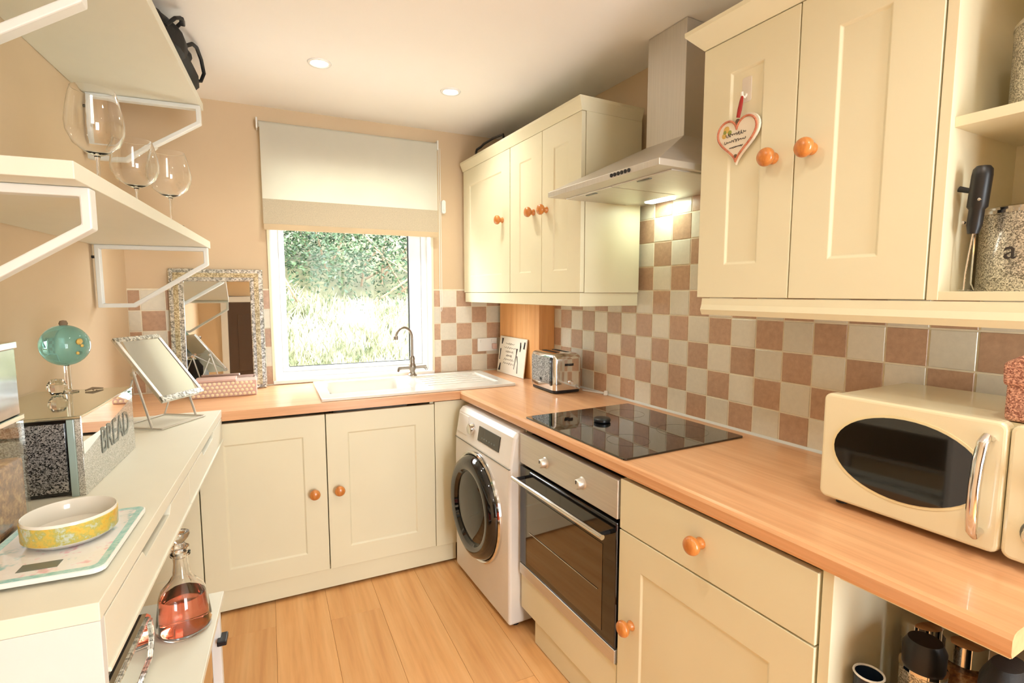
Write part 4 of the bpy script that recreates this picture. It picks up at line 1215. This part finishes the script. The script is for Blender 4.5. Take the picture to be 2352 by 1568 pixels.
# wall shelves with sheet-metal brackets
def bracket(t, y, zt, depth=0.40, drop=0.255):
    # flat strip bent into a frame that stands square to the wall
    out = [(0.012, zt), (depth, zt), (depth, zt - 0.075), (0.135, zt - drop), (0.012, zt - drop)]
    w = 0.017
    inn = [(0.029, zt - w), (depth - w, zt - w), (depth - w, zt - 0.067), (0.131, zt - drop + w), (0.029, zt - drop + w)]
    mb = MB()
    vs = []
    for yy in (y, y + 0.032):
        vs += [(a, yy, b) for a, b in out] + [(a, yy, b) for a, b in inn]
    fs = []
    for i in range(5):
        j = (i + 1) % 5
        fs += [(i, j, j + 5, i + 5), (10 + i, 15 + i, 15 + j, 10 + j), (i, 10 + i, 10 + j, j), (i + 5, j + 5, 15 + j, 15 + i)]
    b = t.part('bracket', mb.add(vs, fs), METALW, 0.003)
    t.part('fixing_screw', MB().lathe([(0, 0), (0.006, 0.0), (0.006, 0.012), (0, 0.012)], (0.0005, y + 0.013, zt - 0.05), 'x', 8), BLACKP, parent=b)
def shelf(label, z0, y0, y1, brs, depth=0.412):
    t = Thing('wall_shelf', label, 'shelf', LF, (0.2, (y0 + y1) / 2, z0))
    t.part('board', MB().box(0.002, depth, y0, y1, z0, z0 + 0.031), SHELFW, 0.0015)
    for b in brs: bracket(t, b, z0 - 0.0005, depth - 0.002)
shelf('lower white wall shelf holding the wine glasses', 1.605, -1.90, -0.37, (-0.445, -1.825))
shelf('upper white wall shelf holding the black bag', 2.197, -1.70, -0.36, (-0.435,))
shelf('white wall shelf at the top left, only its bracket showing', 2.022, -2.75, -1.765, (-1.79, -2.68))

# wine glasses
def wine_glass(t_, o, s, label, k=1.0):
    z = 1.6365
    t = Thing('wine_glass', label, 'wine glass', LF, (o, -t_, z), 'wine glasses on the lower wall shelf')
    outer = [(0, 0.0), (0.036, 0.0), (0.036, 0.002), (0.012, 0.006), (0.0045, 0.012), (0.0036, 0.03), (0.0036, 0.085), (0.006, 0.096), (0.022, 0.104), (0.042, 0.122), (0.053, 0.15), (0.0545, 0.17), (0.051, 0.2), (0.0445, 0.235), (0.0405, 0.25)]
    inner = [(0.0392, 0.25), (0.0432, 0.235), (0.0497, 0.2), (0.0532, 0.17), (0.0517, 0.15), (0.041, 0.1235), (0.021, 0.1058), (0.0, 0.1)]
    t.part('bowl_and_stem', MB().lathe([(r * s * (k if h > 0.09 else 1.0), h * s) for r, h in outer + inner], (o, -t_, z), seg=40), CLEAR)
wine_glass(1.495, 0.335, 0.98, 'large wine glass nearest the camera, leftmost of the three on the lower shelf', 1.08)
wine_glass(1.13, 0.325, 0.9, 'smallest-looking wine glass, in the middle of the three on the lower shelf', 1.26)
wine_glass(0.94, 0.376, 0.97, 'wine glass furthest along the lower shelf, nearest the window', 1.22)

# black bag on the upper shelf
t = Thing('black_bag', 'black bag with looped straps overhanging the upper wall shelf', 'bag', LF, (0.33, -0.75, 2.2285))
import_b = MB()
def blob(mb, c, rx, ry, rz, seed, seg=18, rings=11):
    rnd = random.Random(seed)
    ph = [rnd.uniform(0, 6.28) for _ in range(6)]
    vs = []; fs = []
    for i in range(rings + 1):
        th = math.pi * i / rings
        for k in range(seg):
            a = 2 * math.pi * k / seg
            r = 1 + 0.10 * math.sin(3 * a + ph[0] + 2 * th) + 0.07 * math.sin(5 * a + ph[1] - 3 * th) + 0.06 * math.sin(4 * th + ph[2])
            vs.append((c[0] + rx * r * math.sin(th) * math.cos(a), c[1] + ry * r * math.sin(th) * math.sin(a), max(c[2] + rz * r * math.cos(th), 2.2292)))
    for i in range(rings):
        for k in range(seg):
            k2 = (k + 1) % seg
            fs.append((i * seg + k, i * seg + k2, (i + 1) * seg + k2, (i + 1) * seg + k))
    mb.add(vs, fs, True)
blob(import_b, (0.33, -0.62, 2.265), 0.10, 0.2, 0.06, 3)
blob(import_b, (0.34, -0.86, 2.27), 0.09, 0.13, 0.075, 5)
blob(import_b, (0.345, -0.70, 2.30), 0.08, 0.07, 0.05, 9)
t.part('body', import_b, BLACKCL)
t.part('strap', MB().tube([(0.40, -0.74, 2.30), (0.432, -0.70, 2.335), (0.437, -0.64, 2.348), (0.44, -0.56, 2.335), (0.44, -0.50, 2.305), (0.425, -0.48, 2.28), (0.405, -0.52, 2.265)], 0.007, 8), BLACKCL)
t.part('strap', MB().tube([(0.40, -0.98, 2.27), (0.425, -0.97, 2.30), (0.432, -0.92, 2.325), (0.43, -0.87, 2.335), (0.41, -0.85, 2.325)], 0.006, 8), BLACKCL)
t.part('buckle', MB().box(0.422, 0.436, -0.885, -0.855, 2.325, 2.345), BLACKP, 0.003)

# ================================================================== ON THE CONSOLE
CT = 0.9204
BINM = glitter('fine_silver_glitter_glass', (150, 148, 140), (232, 230, 220), 700, 0.45, 0.12)
t = Thing('bread_bin', 'mirrored glitter bread bin lettered BREAD on the console table', 'bread bin', LF, (0.15, -1.29, CT))
t.part('body', MB().box(0.034, 0.252, -1.496, -1.092, CT + 0.004, 1.108), BLACKG)
t.part('front_panel', MB().box(0.2525, 0.266, -1.503, -1.086, CT, 1.1155), BINM, 0.001)
t.part('front_mirror', MB().prism([(-1.5, 1.114), (-1.0885, 1.114), (-1.0885, 1.085), (-1.27, 1.06), (-1.5, 1.02)], 0.2655, 0.2668, 'x'), MIRROR)
t.part('end_panel', MB().box(0.045, 0.232, -1.5, -1.4955, CT + 0.012, 1.1), GLIT_D, 0.0005, label='dark glitter end panel')
t.part('edge_strip', MB().box(0.238, 0.2525, -1.506, -1.494, CT, 1.109), plain('green_glass_edge', (152, 170, 164), 0.12, coat=0.6), 0.001)
t.part('lid', MB().box(0.026, 0.268, -1.506, -1.084, 1.1095, 1.1175), plain('smoked_mirror_lid', (206, 208, 192), 0.05, 0.9, var=0.03), 0.0015)
me = text_mesh('lettering', 'BREAD', 0.08); me.materials.append(LCD)
o = t.inst('lettering', me, None, (0.2675, -1.262, 1.018), rot=(R(90), 0, R(90)), label='grey BREAD lettering')
o.scale = (1.0, 1.25, 1.0)

# glass canister of granola with a mirrored canister standing on it
jx0, jx1, jy0, jy1 = 0.085, 0.21, -1.76, -1.632
t = Thing('glass_canister', 'square glass canister of granola in front of the bread bin', 'canister', LF, (0.147, -1.696, CT))
t.part('contents', MB().box(jx0 + 0.004, jx1 - 0.004, jy0 + 0.004, jy1 - 0.004, CT + 0.005, 1.065), GRANOLA, 0.006)
t.part('jar_glass', MB().field([jx0, jx0 + 0.003, jx1 - 0.003, jx1], [jy0, jy0 + 0.003, jy1 - 0.003, jy1], [[1.145] * 3, [1.145, CT + 0.004, 1.145], [1.145] * 3], CT, mpz), CLEARTHIN, 0.0)
t.part('rim', MB().prism(rrect(jx0 - 0.003, jx1 + 0.003, jy0 - 0.003, jy1 + 0.003, 0.006), 1.1455, 1.156, 'z'), CHROME, 0.001)
t = Thing('mirrored_canister', 'square mirrored canister with chrome rim standing on the granola canister', 'canister', LF, (0.145, -1.69, 1.157))
t.part('body', MB().box(0.088, 0.208, -1.755, -1.637, 1.1565, 1.296), plain('dimmed_mirror', (150, 153, 152), 0.1, 0.95, var=0.15, nscale=14), 0.002)  # base greyed to tone down the bright window reflected in it
t.part('rim', MB().prism(rrect(0.084, 0.212, -1.759, -1.633, 0.005), 1.2965, 1.31, 'z'), CHROME, 0.001)

# teal glass ball on a clear stem
gx, gy = 0.122, -1.125
t = Thing('glass_ball_ornament', 'teal art-glass ball on a clear stem standing on the bread bin', 'ornament', LF, (gx, gy, 1.118))
zc = 1.257
pr_ = [(0.0, -0.06)]
for k in range(1, 16):
    a = -90 + 180 * k / 16
    pr_.append((0.060 * math.cos(R(a)), 0.060 * math.sin(R(a))))
pr_.append((0.0, 0.06))
t.part('ball', MB().lathe(pr_, (gx, gy, zc), seg=36), TEALG)
t.part('finial', MB().lathe([(0, 0.057), (0.009, 0.058), (0.011, 0.064), (0.008, 0.072), (0, 0.074)], (gx, gy, zc), seg=14), TWIG)
t.part('stem', MB().lathe([(0, 0), (0.024, 0.0), (0.024, 0.003), (0.009, 0.006), (0.0075, 0.012), (0.0075, 0.078), (0.0, 0.08)], (gx, gy, 1.118), seg=20), CLEAR)
fl_ = MB()
for (dx_, dz_, r_) in ((0.045, 0.012, 0.012), (0.04, -0.02, 0.008), (0.05, 0.0, 0.006)):
    fl_.lathe([(0, -r_ * 0.6), (r_, -r_ * 0.3), (r_ * 1.2, 0), (r_, r_ * 0.3), (0, r_ * 0.6)], (gx + dx_, gy - 0.03, zc + dz_), 'x', 12, sx=1.6, sy=0.7)
t.part('fish_inlay', fl_, YELLOWP)
solo('crystal_bead', MB().lathe([(0, 0.0), (0.013, 0.002), (0.022, 0.014), (0.0245, 0.024), (0.022, 0.034), (0.013, 0.046), (0, 0.048)], (0.112, -1.175, 1.118), seg=10), CLEAR, 'small faceted crystal ball on the bread bin lid', 'ornament', LF, (0.112, -1.175, 1.118), smooth=10)
tw = MB().tube([(0.165, -1.135, 1.1205), (0.178, -1.12, 1.124), (0.19, -1.11, 1.122), (0.2, -1.105, 1.1205)], [0.0025, 0.004, 0.003, 0.0015], 7).tube([(0.178, -1.12, 1.122), (0.184, -1.135, 1.1205)], 0.0016, 6).tube([(0.184, -1.115, 1.122), (0.182, -1.1, 1.1205)], 0.0016, 6)
solo('lizard_figure', tw, TWIG, 'tiny brown twig-like figure on the bread bin lid', 'ornament', LF, (0.18, -1.12, 1.118))

# tilting table mirror on a wire stand
mf = Frame((-1.858, -0.661, 0.0), R(53.6))
t = Thing('table_mirror', 'tilted silver-edged table mirror on a wire stand on the console table', 'mirror', mf, (0, 0, CT))
TL = R(40.0); MW, MH = 0.099, 0.1465
def mpl(a, b, h):
    # a across, b up the plate, h out of its face (-Y side)
    return (a, b * math.sin(TL) - h * math.cos(TL), 1.133 + b * math.cos(TL) + h * math.sin(TL))
def plate(a0, a1, b0, b1, h0, h1): return MB().field([a0, a1], [b0, b1], [[h1]], h0, mpl)
t.part('back_plate', plate(-MW, MW, -MH, MH, -0.008, 0.0), CHROME, 0.001)
t.part('mirror_glass', plate(-MW + 0.014, MW - 0.014, -MH + 0.022, MH - 0.018, 0.0, 0.003), MIRROR, 0.0006)
t.part('crystal_edge', plate(-MW, MW, -MH, -MH + 0.022, 0.0, 0.006), MOSAIC, 0.001)
t.part('crystal_edge', plate(-MW, MW, MH - 0.018, MH, 0.0, 0.006), MOSAIC, 0.001)
t.part('edge_strip', plate(-MW, -MW + 0.012, -MH + 0.022, MH - 0.018, 0.0, 0.006), STEEL, 0.001)
t.part('edge_strip', plate(MW - 0.012, MW, -MH + 0.022, MH - 0.018, 0.0, 0.006), STEEL, 0.001)
zb = CT + 0.004
sw = 0.105
ws = MB()
for x in (-sw, sw):
    ws.tube([(x, 0.09, zb), (x, -0.09, zb)], 0.0032, 8).tube([(x, -0.05, zb), (x, 0.012, 1.13)], 0.0042, 8).tube([(x, 0.09, zb), (x, 0.016, 1.1)], 0.0032, 8)
ws.tube([(-sw, -0.09, zb), (sw, -0.09, zb)], 0.0032, 8).tube([(-sw, 0.09, zb), (sw, 0.09, zb)], 0.0032, 8)
t.part('wire_stand', ws, STEEL)
for x in (-sw - 0.004, sw - 0.008):
    t.part('pivot', MB().lathe([(0, 0), (0.008, 0), (0.008, 0.012), (0, 0.012)], (x, 0.014, 1.12), 'x', 12), CHROME)

# kitchen scale and bowl
t = Thing('kitchen_scale', 'glass kitchen scale with floral print and aqua border on the console table', 'kitchen scale', LF, (0.29, -1.815, CT))
t.part('platform', MB().prism(rrect(0.216, 0.428, -1.96, -1.672, 0.02), CT + 0.006, CT + 0.014, 'z'), WHITE_G, 0.001)
t.part('floral_print', MB().prism(rrect(0.218, 0.426, -1.958, -1.674, 0.019), CT + 0.0138, CT + 0.0146, 'z'), FLORAL)
bd = MB()
ro = rrect(0.219, 0.425, -1.957, -1.675, 0.018, 5); ri = rrect(0.231, 0.413, -1.945, -1.687, 0.012, 5)
n = len(ro)
vs = [(a, b, CT + 0.0150) for a, b in ro] + [(a, b, CT + 0.0150) for a, b in ri] + [(a, b, CT + 0.0140) for a, b in ro] + [(a, b, CT + 0.0140) for a, b in ri]
fs = []
for k in range(n):
    k2 = (k + 1) % n
    fs += [(k, k2, n + k2, n + k), (k, 2 * n + k, 2 * n + k2, k2), (n + k, n + k2, 3 * n + k2, 3 * n + k)]
t.part('aqua_border', bd.add(vs, fs), AQUA)
t.part('display', MB().box(0.295, 0.352, -1.925, -1.898, CT + 0.0142, CT + 0.0154), LCD, 0.0003)
for (x, y) in ((0.24, -1.93), (0.4, -1.93), (0.24, -1.7), (0.4, -1.7)):
    t.part('foot', MB().lathe([(0, 0), (0.012, 0), (0.012, 0.007), (0, 0.007)], (x, y, CT), seg=12), BLACKP)
bx, by, bz = 0.332, -1.797, CT + 0.0158
t = Thing('patterned_bowl', 'white bowl with mustard patterned outside standing on the kitchen scale', 'bowl', LF, (bx, by, bz))
t.part('bowl', MB().lathe([(0, 0.0), (0.05, 0.0), (0.062, 0.003), (0.0725, 0.012), (0.0735, 0.05), (0.0725, 0.0525), (0.0705, 0.05), (0.0695, 0.016), (0.06, 0.008), (0, 0.007)], (bx, by, bz), seg=44), CERAMIC)
t.part('pattern_band', MB().lathe([(0.073, 0.0125), (0.0737, 0.0135), (0.0746, 0.046), (0.0735, 0.047)], (bx, by, bz), seg=44), MUSTARD)
